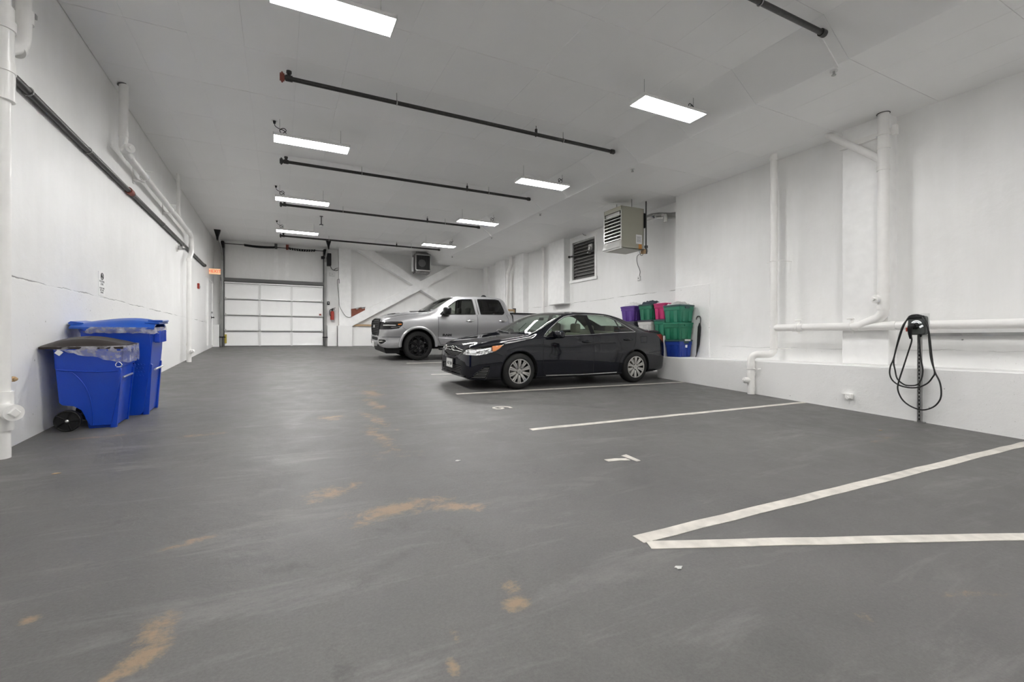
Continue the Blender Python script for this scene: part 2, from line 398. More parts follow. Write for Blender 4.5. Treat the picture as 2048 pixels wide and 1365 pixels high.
def _build_split(s, name, m, parent=None, smooth=None):
    """every loose piece becomes an object of its own"""
    bmesh.ops.recalc_face_normals(s.bm, faces=s.bm.faces)
    left = set(s.bm.verts); out = []
    while left:
        st = [left.pop()]; isl = set(st)
        while st:
            v = st.pop()
            for e in v.link_edges:
                w = e.other_vert(v)
                if w in left: left.discard(w); isl.add(w); st.append(w)
        q = MB(s.o); mp = {}
        for v in isl: mp[v] = q.bm.verts.new(v.co)
        for f in {f for v in isl for f in v.link_faces}: q.bm.faces.new([mp[v] for v in f.verts])
        out.append(q.build(name, m, parent, smooth))
    s.bm.free(); return out
MB.build_split = _build_split

def tag(o, label, cat, group=None):
    o['label'] = label; o['category'] = cat
    if group: o['group'] = group
    return o
def struct(o):
    o['kind'] = 'structure'; return o
def thing(name, label, cat, loc, group=None, rot=None):
    o = bpy.data.objects.new(name, None); COL.objects.link(o)
    o.empty_display_size = 0.2
    o.location = Vector(loc) + Vector((0, 0, H))
    if rot is not None: o.rotation_euler = rot.to_euler() if hasattr(rot, 'to_euler') else rot
    return tag(o, label, cat, group)
def copy_tree(o, parent=None):
    c = o.copy(); COL.objects.link(c)
    if parent: c.parent = parent
    for ch in list(o.children): copy_tree(ch, c)
    return c
def fz(y): return -H + G*y
def text(name, body, size, m, parent, mtx, ext=0.002, bold=0.0, align='CENTER', origin=None):
    cu = bpy.data.curves.new(name, 'FONT'); cu.body = body; cu.size = size; cu.extrude = ext; cu.offset = bold; cu.align_x = align; cu.align_y = 'CENTER'
    cu.space_line = 0.95
    t = bpy.data.objects.new('t', cu); COL.objects.link(t)
    dg = bpy.context.evaluated_depsgraph_get(); dg.update()
    me = bpy.data.meshes.new_from_object(t.evaluated_get(dg))
    bpy.data.objects.remove(t); me.name = name
    me.materials.clear(); me.materials.append(M[m])
    o = bpy.data.objects.new(name, me); COL.objects.link(o)
    o.parent = parent; o.matrix_local = mtx
    return o
def rounded(w, h, r, n=4, cx=0, cy=0):
    pts = []
    for (sx, sy, a0) in ((1, 1, 0), (-1, 1, 90), (-1, -1, 180), (1, -1, 270)):
        for i in range(n+1):
            a = math.radians(a0+90*i/n)
            pts.append((cx+sx*(w/2-r)+r*math.cos(a), cy+sy*(h/2-r)+r*math.sin(a)))
    return pts
def arc(cx, cy, r, a0, a1, n):
    return [(cx+r*math.cos(math.radians(a0+(a1-a0)*i/n)), cy+r*math.sin(math.radians(a0+(a1-a0)*i/n))) for i in range(n+1)]
def elbow(a, c, b, r, n=6):
    """points of a bend at corner c on the way a -> c -> b"""
    a, b, c = Vector(a), Vector(b), Vector(c)
    p, q = c+(a-c).normalized()*r, c+(b-c).normalized()*r
    return [tuple((1-t)**2*p + 2*t*(1-t)*c + t*t*q) for t in [i/n for i in range(n+1)]]

# ================================================================== THE ROOM
XL, XR, XR2, YB, YN = -2.20, 8.37, 8.69, 20.5, -4.0
ZC, ZL = 3.75, 3.38
# floor
mb = MB()
mb.loft([[(XL-.3, y, fz(y)), (9.0, y, fz(y)), (9.0, y, fz(y)-.2), (XL-.3, y, fz(y)-.2)] for y in (YN-.2, 6, 13, YB+.3)])
floor = struct(mb.build('floor', 'floor'))
def strip(name, pts_lr, m='stripe', t=0.0035):
    mb = MB((0, 0, 0))
    A = [(*p, fz(p[1])+0.0005) for p in pts_lr[0]]; B = [(*p, fz(p[1])+0.0005) for p in pts_lr[1]]
    mb.loft([[a, b, (b[0], b[1], b[2]+t), (a[0], a[1], a[2]+t)] for a, b in zip(A, B)])
    return mb.build(name, m, floor)
floor.location = (0, 0, H)
def line(x0, y0, x1, y1, w=0.085, jit=0.006, name='parking_line'):
    n = max(2, int(math.hypot(x1-x0, y1-y0)/0.25)); L, R = [], []
    dx, dy = (x1-x0), (y1-y0); l = math.hypot(dx, dy); nx, ny = -dy/l, dx/l
    for i in range(n+1):
        t = i/n; o = random.uniform(-jit, jit)
        x, y = x0+dx*t, y0+dy*t
        L.append((x+nx*(w/2+o), y+ny*(w/2+o))); R.append((x-nx*(w/2-o), y-ny*(w/2-o)))
    return strip(name, (L, R))
line(1.88, 2.11, 7.78, 2.10, 0.095)
line(1.89, 2.035, 4.15, 1.15, 0.09)
line(4.15, 1.15, 5.6, 0.58, 0.09)
line(2.60, 4.715, 7.78, 4.735, 0.085)
line(2.64, 7.36, 7.78, 7.31, 0.08)
line(3.00, 10.02, 8.3, 9.98, 0.08)
line(3.1, 12.62, 8.3, 12.65, 0.08)
strip('bay_number', ([(2.671, 3.446), (2.789, 3.439), (2.886, 3.400)], [(2.674, 3.389), (2.792, 3.372), (2.884, 3.339)]))
strip('bay_number', ([(2.902, 3.486), (2.974, 3.501)], [(2.917, 3.289), (2.965, 3.293)]))
six = [(2.965, 5.95), (2.97, 6.03), (2.915, 6.09), (2.83, 6.105), (2.745, 6.08), (2.72, 6.02), (2.745, 5.955), (2.80, 5.945), (2.845, 5.975), (2.852, 6.03), (2.82, 6.065)]
L6, R6 = [], []
for i, p in enumerate(six):
    a = Vector(six[max(0, i-1)]); b = Vector(six[min(len(six)-1, i+1)]); d = (b-a).normalized()
    L6.append((p[0]-d.y*.021, p[1]+d.x*.021)); R6.append((p[0]+d.y*.021, p[1]-d.x*.021))
strip('bay_number', (L6, R6))

# walls
mb = MB(); mb.box((XL-.3, YN, -1.7), (XL, YB, ZC+.3)); wall_left = struct(mb.build('wall_left', 'wall_l'))
mb = MB()
mb.box((XR, YN, -1.7), (XR+.5, 8.10, ZC+.3))
wall_right = struct(mb.build('wall_right', 'wall_r'))
mb = MB(); mb.box((XR2, 8.10, -1.7), (XR2+.3, 11.62, ZC+.3)); mb.box((XR2, 12.93, -1.7), (XR2+.3, YB, ZC+.3))
mb.box((XR2, 11.62, -1.7), (XR2+.3, 12.93, 1.93)); mb.box((XR2, 11.62, 3.23), (XR2+.3, 12.93, ZC+.3))
mb.build('recess_wall', 'wall_rr', wall_right)
wall_right_loc = wall_right.location.copy()
def on(parent, mb, name, m, smooth=None):
    """part of a piece of the setting whose origin is the scene origin at eye level"""
    return mb.build(name, m, parent, smooth)
# curb under the right wall, its top a narrow ledge
mb = MB()
mb.prism([(7.80, -1.7), (7.80, -.400), (7.815, -.385), (XR+.02, -.385), (XR+.02, -1.7)], 'y', YN, 8.10)
on(wall_right, mb, 'curb', 'curb')
for y0, y1, zb, xf in ((3.70, 4.35, -.385, 8.15), (13.05, 14.02, 1.21, 8.45), (15.96, 16.66, -.9, 8.45), (17.6, 18.55, -.9, 8.45), (19.7, 20.1, -.9, 8.58)):
    mb = MB(); mb.box((xf, y0, zb), (XR2+.02, y1, ZL+.05), 0.012)
    on(wall_right, mb, 'pilaster', 'plain')
mb = MB(); mb.box((XR-.022, 7.12, -.385), (XR+.02, 8.095, 1.222), 0.004); on(wall_right, mb, 'patch_panel', 'curb')
# back wall
mb = MB(); mb.box((XL-.3, YB, -1.7), (9.0, YB+.3, ZC+.3)); wall_back = struct(mb.build('wall_back', 'wall_b'))
mb = MB(); mb.box((2.17, 20.15, .58), (2.64, YB, ZC)); on(wall_back, mb, 'column', 'plain')
mb = MB(); mb.box((2.13, 20.10, -.6), (2.68, YB, .58), .01); on(wall_back, mb, 'plinth', 'curb')
mb = MB(); mb.box((1.73, 20.25, -.6), (2.10, YB, .585), .01); on(wall_back, mb, 'plinth', 'curb')
mb = MB(); mb.box((2.68, 20.3, -.6), (8.69, YB, .57), .01); on(wall_back, mb, 'plinth', 'curb')
mb = MB(); mb.box((XL, 20.2, -.6), (-2.0, YB, .56), .01); on(wall_back, mb, 'plinth', 'curb')
mb = MB(); mb.box((2.72, 20.22, .575), (3.75, 20.32, .645)); on(wall_back, mb, 'wood_strip', 'wood')
def beam(sgn, x0, x1, ya):
    f = lambda x: 2.40+sgn*.57*(x-5.57)
    pts = [(x0, f(x0)-.195), (x1, f(x1)-.195), (x1, f(x1)+.195), (x0, f(x0)+.195)]
    # clip at the ceiling
    ztop = ZC if sgn < 0 else ZL
    out = []
    for i in range(4):
        p, q = pts[i], pts[(i+1) % 4]
        if p[1] <= ztop: out.append(p)
        if (p[1]-ztop)*(q[1]-ztop) < 0:
            t = (ztop-p[1])/(q[1]-p[1]); out.append((p[0]+(q[0]-p[0])*t, ztop))
    mb = MB(); mb.prism(out, 'y', ya, YB); on(wall_back, mb, 'brace_beam', 'plain')
beam(1, 2.60, 8.4, 20.15); beam(-1, 2.4, 8.6, 20.152)
# piers in the panel above the garage door
for a, b in ((-.20, -.05), (.20, .33)):
    mb = MB(); mb.box((a, YB-.05, 2.33), (b, YB, ZC)); on(wall_back, mb, 'post', 'plain')
# wall behind the camera
mb = MB(); mb.box((XL-.3, YN-.3, -1.7), (9.0, YN, ZC+.3)); struct(mb.build('wall_front', 'plain'))

# ceiling: joints show between the boards
mb = MB()
mb.box((XL-.3, YN-.3, ZC+.012), (5.75, YB+.3, ZC+.25)); mb.box((6.14, YN-.3, ZL+.012), (9.0, YB+.3, ZL+.6))
mb.prism([(5.60, ZC+.012), (6.14, ZL+.012), (6.3, ZL+.3), (5.7, ZC+.2)], 'y', YN-.3, YB+.3)
ceiling = struct(mb.build('ceiling', 'joint'))
def tile_mesh(w, l, name):
    mb = MB(); mb.box((0, 0, 0), (w, l, .012), .0015)
    o = mb.build(name, 'tile', ceiling); return o
def clone(o, loc, rot=(0, 0, 0)):
    c = o.copy(); COL.objects.link(c); c.location = loc; c.rotation_euler = rot; return c
TX, TY = 0.6096, 1.2192
big = tile_mesh(TX-.0012, TY-.005, 'ceiling_tile'); low = tile_mesh(TX-.0012, TY-.005, 'soffit_tile')
used = False
y = 6.85-9*TY
ys = []
while y < YB: ys.append(y); y += TY
for yy in ys:
    if yy < YN-.1 or yy > YB-.05: continue
    ln = min(TY, YB-yy)
    for i in range(13):
        x = -2.23+i*TX
        if x > 5.3: break
        if i == 0: x += .037
        w = min(TX if i else TX-.037, 5.61-x)
        c = big if not used else clone(big, (0, 0, 0)); used = True
        c.location = (x, yy, ZC+random.uniform(-.0015, .0015)); c.scale = (w/TX, ln/TY, 1)
        c.rotation_euler = (random.uniform(-.001, .001), 0, 0)
used = False
for yy in ys:
    if yy < YN-.1 or yy > YB-.05: continue
    ln = min(TY, YB-yy)
    for i in range(5):
        x = 6.126+i*TX
        if x > XR2: break
        w = min(TX, XR2+.02-x)
        c = low if not used else clone(low, (0, 0, 0)); used = True
        c.location = (x, yy, ZL+random.uniform(-.0015, .0015)); c.scale = (w/TX, ln/TY, 1)
sl = math.hypot(.516, .37); an = math.atan2(-.37, .516)
mb = MB(); mb.box((0, 0, 0), (sl, TY-.003, .012), .0015); slope = mb.build('slope_panel', 'tile', ceiling)
for k, yy in enumerate(ys):
    c = slope if k == 0 else clone(slope, (0, 0, 0))
    c.location = (5.61, yy, ZC+random.uniform(-.001, .001)); c.rotation_euler = (0, -an, 0); c.scale = (1, min(TY, YB-yy)/TY, 1)
for o in (slope,): pass
# wooden brace battens down the slope, beside the pipe ends
for yy in (3.31, 13.75):
    mb = MB(); mb.prism([(5.66, ZC-.015), (6.13, ZL-.012), (6.13, ZL-.04), (5.66, ZC-.05)], 'y', yy, yy+.035); on(ceiling, mb, 'batten', 'plain')
# open access hatch trim
mb = MB()
mb.box((4.95, 2.02, ZC-.02), (5.6, 2.05, ZC)); mb.box((4.95, 2.9, ZC-.02), (5.6, 2.93, ZC)); on(ceiling, mb, 'hatch_trim', 'tile')

# ------------------------------------------------------------------ garage door (door_2) and side door (door_1)
mb = MB(); mb.box((-1.97, 20.42, -.45), (1.71, 20.5, 2.2))
door_2 = struct(mb.build('door_2', 'steel'))
seam = [-.235, .352, .945, 1.55, 2.12]
xs = [-1.85, -.68, .425, 1.58]
panel0 = {}
for r in range(4):
    for c in range(3):
        x0, x1 = xs[c]+.012, xs[c+1]-.012; z0, z1 = seam[r]+.012, seam[r+1]-.012
        mb = MB(); w = .06
        # raised frame, recessed field
        o = [(x0, z0), (x1, z0), (x1, z1), (x0, z1)]; i_ = [(x0+w, z0+.04), (x1-w, z0+.04), (x1-w, z1-.04), (x0+w, z1-.04)]
        A = [mb.bm.verts.new((p[0], 20.34, p[1])) for p in o]; B = [mb.bm.verts.new((p[0], 20.34, p[1])) for p in i_]
        Cc = [mb.bm.verts.new((p[0], 20.36, p[1])) for p in i_]; D = [mb.bm.verts.new((p[0], 20.39, p[1])) for p in o]
        for k in range(4):
            mb.bm.faces.new((A[k], A[(k+1) % 4], B[(k+1) % 4], B[k])); mb.bm.faces.new((B[k], B[(k+1) % 4], Cc[(k+1) % 4], Cc[k]))
            mb.bm.faces.new((A[k], A[(k+1) % 4], D[(k+1) % 4], D[k]))
        mb.bm.faces.new(Cc); mb.bm.faces.new(D)
        mb.build('panel', 'gdoor', door_2)
for z in seam[1:4]:
    mb = MB(); mb.box((-1.85, 20.305, z-.034), (1.58, 20.345, z-.010)); mb.build('strut', 'dsteel', door_2)
    mb = MB(); mb.box((-1.85, 20.325, z-.008), (1.58, 20.345, z+.022)); mb.build('strut', 'alu', door_2)
    for x in (-1.8, -.68, .425, 1.53):
        mb = MB(); mb.box((x-.035, 20.295, z-.05), (x+.035, 20.33, z-.005), .005); mb.prism([(x-.02, z), (x+.02, z), (x, z+.06)], 'y', 20.30, 20.33)
        mb.build('hinge', 'steel', door_2)
for x in (-.68, .425):
    mb = MB(); mb.box((x-.035, 20.30, seam[0]), (x+.035, 20.345, seam[4])); mb.build('stile', 'housing', door_2)
mb = MB(); mb.box((-1.85, 20.30, 2.125), (1.58, 20.36, 2.17), .005); mb.build('stile', 'gdoor', door_2)
mb = MB(); mb.box((-1.97, 20.28, 2.20), (1.62, 20.5, 2.325)); mb.build('header_bar', 'dgray', door_2)
mb = MB(); mb.box((-1.85, 20.31, -.262), (1.58, 20.36, -.225)); mb.build('bottom_seal', 'dgray', door_2)
mb = MB(); mb.box((-1.84, 20.30, -.13), (-1.77, 20.335, .20)); mb.build('tape_strip', 'yellow', door_2)
mb = MB(); mb.box((1.43, 20.325, .98), (1.51, 20.338, 1.05)); mb.build('sticker', 'rust', door_2)
for s, x in ((-1, -1.90), (1, 1.64)):
    mb = MB()
    path = [(x, 20.27, -.25), (x, 20.27, 2.95), (x, 20.2, 3.15), (x, 19.95, 3.35), (x, 19.3, 3.5), (x, 18.75, 3.62)]
    mb.tube(path, .022, 6); mb.tube([(p[0]+s*.035, p[1], p[2]) for p in path], .012, 6)
    mb.build('track', 'steel', door_2)
    mb = MB(); mb.box((x-s*.035-.02, 20.32, -.25), (x-s*.035+.02, 20.5, 3.66)); mb.build('jamb', 'dsteel', door_2); mb = MB(); mb.box((x+s*.05-.03, 20.34, -.25), (x+s*.05+.03, 20.5, 3.66)); mb.build('jamb', 'steel', door_2)
    mb = MB(); mb.prism([(x-.10, ZC), (x+.10, ZC), (x+.03, 3.5), (x+.02, 3.4), (x-.02, 3.4), (x-.03, 3.5)], 'y', 18.6, 18.75); mb.build('hanger_bracket', 'black', door_2)
    mb = MB(); mb.cyl((x-s*.02, 20.25, 3.59), (x+s*.03-s*.01, 20.25, 3.59), .09, n=20); mb.box((x-.05, 20.2, 3.45), (x+.06, 20.5, 3.66)); mb.build('cable_drum', 'black', door_2)
    mb = MB(); mb.box((x-.09, 20.16, .08), (x+.10, 20.24, .12)); mb.cyl((x, 20.2, -.26), (x, 20.2, .1), .012, n=8); mb.build('bottom_bracket', 'black', door_2)
mb = MB(); mb.cyl((-1.9, 20.25, 3.59), (1.64, 20.25, 3.59), .014, n=8); mb.build('torsion_shaft', 'black', door_2)
def sagp(x0, x1, sag, n=14): return [(x0+(x1-x0)*i/n, 20.25, 3.59-sag*math.sin(PI*i/n)) for i in range(n+1)]
mb = MB()
path = [(-1.2+1.02*i/260, 20.25+.038*math.cos(i*PI/4), 3.585-.03*math.sin(PI*i/260)+.038*math.sin(i*PI/4)) for i in range(261)]
mb.tube(path, .013, 5); mb.tube(sagp(-1.2, -.18, .03), .03, 8); mb.build('torsion_spring', 'black', door_2)
mb = MB()
path = [(.31+.99*i/170, 20.25+.036*math.cos(i*PI/8), 3.585-.03*math.sin(PI*i/170)+.036*math.sin(i*PI/8)) for i in range(171)]
mb.tube(path, .012, 5)
for k in range(11):
    x = .34+.088*k; mb.cyl((x, 20.25, 3.583-.03*math.sin(PI*k/10)), (x+.045, 20.25, 3.583-.03*math.sin(PI*k/10)), .046, n=10)
mb.build('torsion_spring', 'black', door_2)
for x, m_ in ((-.13, 'dsteel'), (.27, 'rust')):
    mb = MB(); mb.box((x-.05, 20.28, 3.56), (x+.05, 20.5, 3.74)); mb.cyl((x-.02, 20.25, 3.59), (x+.02, 20.25, 3.59), .06, n=16); mb.build('bearing_plate', m_, door_2)

mb = MB(); mb.box((XL-.02, 18.66, -.35), (XL+.006, 19.86, 2.04))
door_1 = struct(mb.build('door_1', 'plain'))
for a, b in (((XL, 18.60, -.2), (XL+.05, 18.66, 2.08)), ((XL, 19.86, -.2), (XL+.05, 19.92, 2.08)), ((XL, 18.60, 2.04), (XL+.05, 19.92, 2.10))):
    mb = MB(); mb.box(a, b, .006); mb.build('door_frame', 'plain', door_1)
mb = MB(); mb.cyl((XL+.005, 19.74, .80), (XL+.02, 19.74, .80), .045, n=14); mb.cyl((XL, 19.74, .80), (XL+.085, 19.74, .80), .016, n=10)
mb.box((XL+.07, 19.60, .775), (XL+.10, 19.76, .82), .008); mb.build('door_handle', 'black', door_1)
mb = MB(); mb.cyl((XL+.005, 19.74, .98), (XL+.05, 19.74, .98), .035, n=12); mb.build('deadbolt', 'steel', door_1)
mb = MB(); mb.box((XL+.006, 18.75, -.30), (XL+.012, 19.76, -.10)); mb.build('kick_plate', 'plain', door_1)

# louvred opening (window_1) in the recess of the right wall
mb = MB()
for a, b in (((XR2-.02, 11.58, 1.95), (XR2+.03, 11.665, 3.22)), ((XR2-.02, 12.885, 1.95), (XR2+.03, 12.97, 3.22)), ((XR2-.022, 11.578, 3.19), (XR2+.032, 12.972, 3.27)), ((XR2-.05, 11.54, 1.87), (XR2+.03, 13.01, 1.952))):
    mb.box(a, b)
window_1 = struct(mb.build('window_1', 'plain'))
mb = MB(); mb.box((XR2+.2, 11.6, 1.9), (XR2+.24, 12.95, 3.3)); mb.build('back_board', 'dsteel', window_1)
mb = MB()
for a, b in (((XR2, 12.83, 1.95), (XR2+.1, 12.89, 3.2)), ((XR2, 11.66, 1.95), (XR2+.1, 11.70, 3.2)), ((XR2, 11.66, 3.14), (XR2+.1, 12.89, 3.20))): mb.box(a, b)
mb.build('louver_frame', 'steel', window_1)
for k in range(11):
    z = 1.98+k*.107
    mb = MB(); mb.prism([(XR2+.02, z), (XR2+.028, z-.004), (XR2+.095, z+.095), (XR2+.087, z+.10)], 'y', 11.70, 12.83); mb.box((XR2+.015, 11.70, z-.006), (XR2+.03, 12.83, z+.010)); mb.build('louver_blade', 'gal_louver', window_1)
mb = MB(); mb.cyl((XR2-.05, 13.0, 2.76), (XR2-.05, 11.70, 2.72), .022, n=8); mb.build('drive_shaft', 'dsteel', window_1)
mb = MB(); mb.box((XR2-.07, 11.74, 2.78), (XR2+.02, 11.93, 2.98), .01); mb.cyl((XR2-.13, 11.80, 2.84), (XR2-.08, 11.80, 2.84), .05, n=12); mb.cyl((XR2-.12, 11.9, 2.72), (XR2, 11.9, 2.72), .03, n=10); mb.build('damper_motor', 'steel', window_1, 40)
mb = MB(); mb.sph((XR2-.05, 13.02, 2.76), .04); mb.build('shaft_end', 'black', window_1, 60)
mb = MB(); mb.tube([(XR2-.03, 12.1, 3.3), (XR2-.04, 12.2, 3.33), (XR2-.05, 12.25, ZL)], .008, 6); mb.build('conduit', 'dsteel', window_1)

# ------------------------------------------------------------------ hanging lights
def make_light(proto=None):
    root = bpy.data.objects.new('hanging_light', None); COL.objects.link(root)
    W, D, z0 = 1.22, .33, 0.0
    mb = MB()
    # folded steel pan: open underneath
    mb.prism([(-D/2, .008), (-D/2, .05), (-D/2+.05, .075), (D/2-.05, .075), (D/2, .05), (D/2, .008), (D/2-.004, .008), (D/2-.004, .046), (D/2-.05, .068), (-D/2+.05, .068), (-D/2+.004, .046), (-D/2+.004, .008)], 'x', -W/2, W/2)
    mb.box((-W/2, -D/2, .004), (-W/2+.012, D/2, .05)); mb.box((W/2-.012, -D/2, .004), (W/2, D/2, .05))
    mb.box((-W/2, -D/2+.045, .03), (-W/2+.010, D/2-.045, .0745)); mb.box((W/2-.010, -D/2+.045, .03), (W/2, D/2-.045, .0745)); mb.box((-W/2, -D/2+.01, .03), (-W/2+.009, D/2-.01, .062)); mb.box((W/2-.009, -D/2+.01, .03), (W/2, D/2-.01, .062))
    mb.build('housing', 'housing', root)
    for k in range(4):
        y = -D/2+.052+k*(D-.104)/3
        mb = MB(); mb.cyl((-W/2+.02, y, .030), (W/2-.02, y, .030), .024, n=8); mb.build('lamp_tube', 'tube', root, 40)
    mb = MB(); mb.bm.faces.new([mb.bm.verts.new(p) for p in ((-W/2+.004, -D/2+.003, .002), (W/2-.004, -D/2+.003, .002), (W/2-.004, D/2-.003, .002), (-W/2+.004, D/2-.003, .002))]); mb.build('lens', 'lens', root)
    mb = MB()
    for x in (-W/2+.10, W/2-.14):
        mb.cyl((x, 0, .07), (x, 0, .35), .0035, n=6)
    mb.build_split('hanger', 'steel', root)
    mb = MB()
    p = [(-W/2+.02, .10, .345), (-W/2+.03, .09, .26), (-W/2+.10, .04, .20), (-W/2+.16, 0, .17), (-W/2+.20, .0, .12), (-W/2+.15, .01, .10), (-W/2+.10, .0, .16), (-W/2+.16, .01, .21), (-W/2+.20, 0, .17), (-W/2+.14, 0, .11), (-W/2+.12, 0, .074)]
    mb.tube(smooth_path(p, 5), .006, 6); mb.cyl((-W/2+.02, .10, .30), (-W/2+.02, .10, .35), .018, .026, n=10); mb.build('power_cord', 'black', root)
    mb = MB(); mb.cyl((-W/2+.02, .10, .344), (-W/2+.02, .10, .352), .05, n=14); mb.build('socket_plate', 'housing', root)
    return root
def smooth_path(P, k=4):
    P = [Vector(p) for p in P]; out = []
    for i in range(len(P)-1):
        a, b, c, d = P[max(0, i-1)], P[i], P[i+1], P[min(len(P)-1, i+2)]
        for j in range(k):
            t = j/k
            out.append(0.5*((2*b)+(c-a)*t+(2*a-5*b+4*c-d)*t*t+(3*b-a-3*c+d)*t**3))
    out.append(P[-1]); return out
lights = [(.51, 5.13, 0, 'nearest hanging tube light of the left row, cut by the top edge of the photo'), (.51, 8.83, 0, 'second hanging tube light of the left row, between the first two black ceiling pipes'),
          (.51, 12.57, 0, 'third hanging tube light of the left row, just above the third black ceiling pipe'), (.51, 16.27, 0, 'farthest hanging tube light of the left row, above the garage door'),
          (5.16, 5.13, 1, 'largest hanging tube light of the right row, beside the sloped soffit'), (5.16, 8.83, 1, 'second hanging tube light of the right row, left of the beige heater'),
          (5.16, 12.57, 1, 'third hanging tube light of the right row, above the silver pickup'), (5.16, 16.27, 1, 'farthest hanging tube light of the right row, near the fan heater on the back wall'),
          (.51, 1.43, 0, 'hanging tube light over the camera on the left'), (5.16, 1.43, 1, 'hanging tube light over the camera on the right'),
          (.51, -2.2, 0, 'hanging tube light behind the camera on the left'), (5.16, -2.2, 1, 'hanging tube light behind the camera on the right')]
lp = make_light()
for i, (x, y, flip, lab) in enumerate(lights):
    o = lp if i == 0 else copy_tree(lp)
    o.location = (x, y, 3.40+H); o.rotation_euler = (0, 0, 0)
    if flip: o.scale = (-1, 1, 1)
    if y > 12:
        for ch in o.children:
            if ch.name.startswith('lamp_tube'): ch.material_slots[0].link = 'OBJECT'; ch.material_slots[0].material = M['tube_far']
    tag(o, lab, 'light', 'hanging tube lights under the ceiling')

# ------------------------------------------------------------------ black sprinkler branch pipes under the ceiling
br = [(7.10, 'black sprinkler pipe with red end cap crossing under the ceiling', 'rust'), (10.45, 'second black sprinkler pipe crossing under the ceiling, behind the red-ended one', 'black_pipe'),
      (13.80, 'third black sprinkler pipe crossing under the ceiling', 'black_pipe'), (17.95, 'farthest black sprinkler pipe, close to the garage door tracks', 'black_pipe'),
      (3.25, 'nearest black sprinkler pipe, entering the soffit at the top right', 'black_pipe')]
for y, lab, cm in br:
    z = 3.60; x0, x1 = .03, 5.70
    T = thing('sprinkler_pipe', lab, 'pipe', (2.9, y, z), 'black sprinkler pipes under the ceiling')
    mb = MB((2.9, y, z)); mb.tube([(x0, y, z)] + [(x0+.02+i*.7, y, z) for i in range(9)] + [(5.64, y, z)] + elbow((5.64, y, z), (5.72, y, z), (5.75, y+.02, z-.05), .03, 4)[1:], .031, 12); mb.build('pipe', 'black_pipe', T, 50)
    mb = MB((2.9, y, z)); mb.cyl((x0+.04, y, z), (x0+.13, y, z), .042, n=14); mb.cyl((x0+.085, y, z), (x0+.085, y, z+.08), .026, n=10); mb.cyl((x0+.085, y, z+.07), (x0+.085, y, z+.1), .036, n=10); mb.build('tee', 'black_pipe', T, 40)
    mb = MB((2.9, y, z)); mb.cyl((x0-.03, y, z), (x0+.03, y, z), .05, n=14); mb.sph((x0, y, z), .05, (.5, 1.0, 1.5)); mb.build('end_cap', cm, T, 40)
    mb = MB((2.9, y, z)); mb.cyl((5.66, y, z), (5.73, y, z), .043, n=14); mb.build('elbow', 'black_pipe', T, 40)
    for x in (1.59, 4.02, 4.58):
        mb = MB((2.9, y, z)); mb.cyl((x, y, z+.03), (x, y, ZC), .006, n=6)
        mb.tube([(x, y+.037*math.cos(a*PI/6), z+.037*math.sin(a*PI/6)) for a in range(12)], .007, 5, closed=True)
        if x == 4.02: mb.cyl((x, y, z), (x, y, z+.09), .024, n=8)
        mb.build('pipe_hanger', 'steel' if x != 4.02 else 'black_pipe', T)
    if y > 13 and y < 14 or y > 5 and False:
        pass

# sprinkler heads in the low ceiling
def head_mesh():
    root = bpy.data.objects.new('fire_sprinkler', None); COL.objects.link(root)
    mb = MB(); mb.cyl((0, 0, -.008), (0, 0, 0), .045, n=20); mb.build('escutcheon', 'housing', root, 40)
    mb = MB(); mb.cyl((0, 0, -.05), (0, 0, -.004), .012, n=8); mb.cyl((0, 0, -.056), (0, 0, -.05), .026, n=12); mb.box((-.02, -.003, -.05), (.02, .003, -.02)); mb.build('deflector', 'steel', root)
    return root
hp = head_mesh()
for i, (x, y, lab) in enumerate([(6.23, 3.42, 'white sprinkler head in the low ceiling, nearest of the row'), (6.24, 7.16, 'white sprinkler head in the low ceiling, second from the camera'), (6.24, 10.8, 'small sprinkler head in the low ceiling above the sedan'),
                                 (6.24, 14.0, 'small sprinkler head in the low ceiling above the pickup'), (6.24, 17.9, 'tiny sprinkler head in the low ceiling right of the fan heater')]):
    o = hp if i == 0 else copy_tree(hp)
    o.location = (x, y, ZL+H); tag(o, lab, 'sprinkler', 'sprinkler heads in the low ceiling')
T = thing('ceiling_sensor', 'dark drop rod with a small white sensor hanging in front of the garage door', 'sensor', (1.13, 15.2, 3.75))
mb = MB((1.13, 15.2, 3.75)); mb.cyl((1.13, 15.2, 3.50), (1.13, 15.2, 3.75), .016, n=8); mb.cyl((1.13, 15.2, 3.735), (1.13, 15.2, 3.75), .05, n=12); mb.cyl((1.13, 15.2, 3.47), (1.13, 15.2, 3.50), .055, n=12); mb.build('drop_rod', 'dsteel', T)
mb = MB((1.13, 15.2, 3.75)); mb.cyl((1.13, 15.2, 3.42), (1.13, 15.2, 3.47), .045, n=12); mb.build('sensor_cap', 'housing', T)

# ------------------------------------------------------------------ pipes on the left wall
o_ = (-2.155, 11.5, 2.38)
T = thing('fire_pipe', 'long black pipe clipped along the left wall, red coupling midway', 'pipe', o_)
mb = MB(o_); mb.cyl((-2.155, 5.60, 2.38), (-2.155, 17.8, 2.392), .036, n=14); mb.build('pipe', 'black_pipe', T, 50)
mb = MB(o_); mb.cyl((-2.155, 9.35, 2.385), (-2.155, 9.52, 2.385), .052, n=14); mb.build_split('coupling', 'rust', T, 50)
mb = MB(o_); mb.cyl((-2.155, 17.7, 2.392), (-2.155, 17.82, 2.392), .048, n=14); mb.build('end_cap', 'black_pipe', T, 50)
for y in (6.05, 7.6, 9.6, 11.8, 14.0, 16.2):
    mb = MB(o_); mb.tube([(-2.155+.041*math.cos(a*PI/6), y, 2.38+.041*math.sin(a*PI/6)) for a in range(12)], .007, 5, closed=True)
    mb.cyl((-2.17, y, 2.33), (-2.17, y, 2.45), .005, n=6); mb.build('pipe_clamp', 'steel', T)

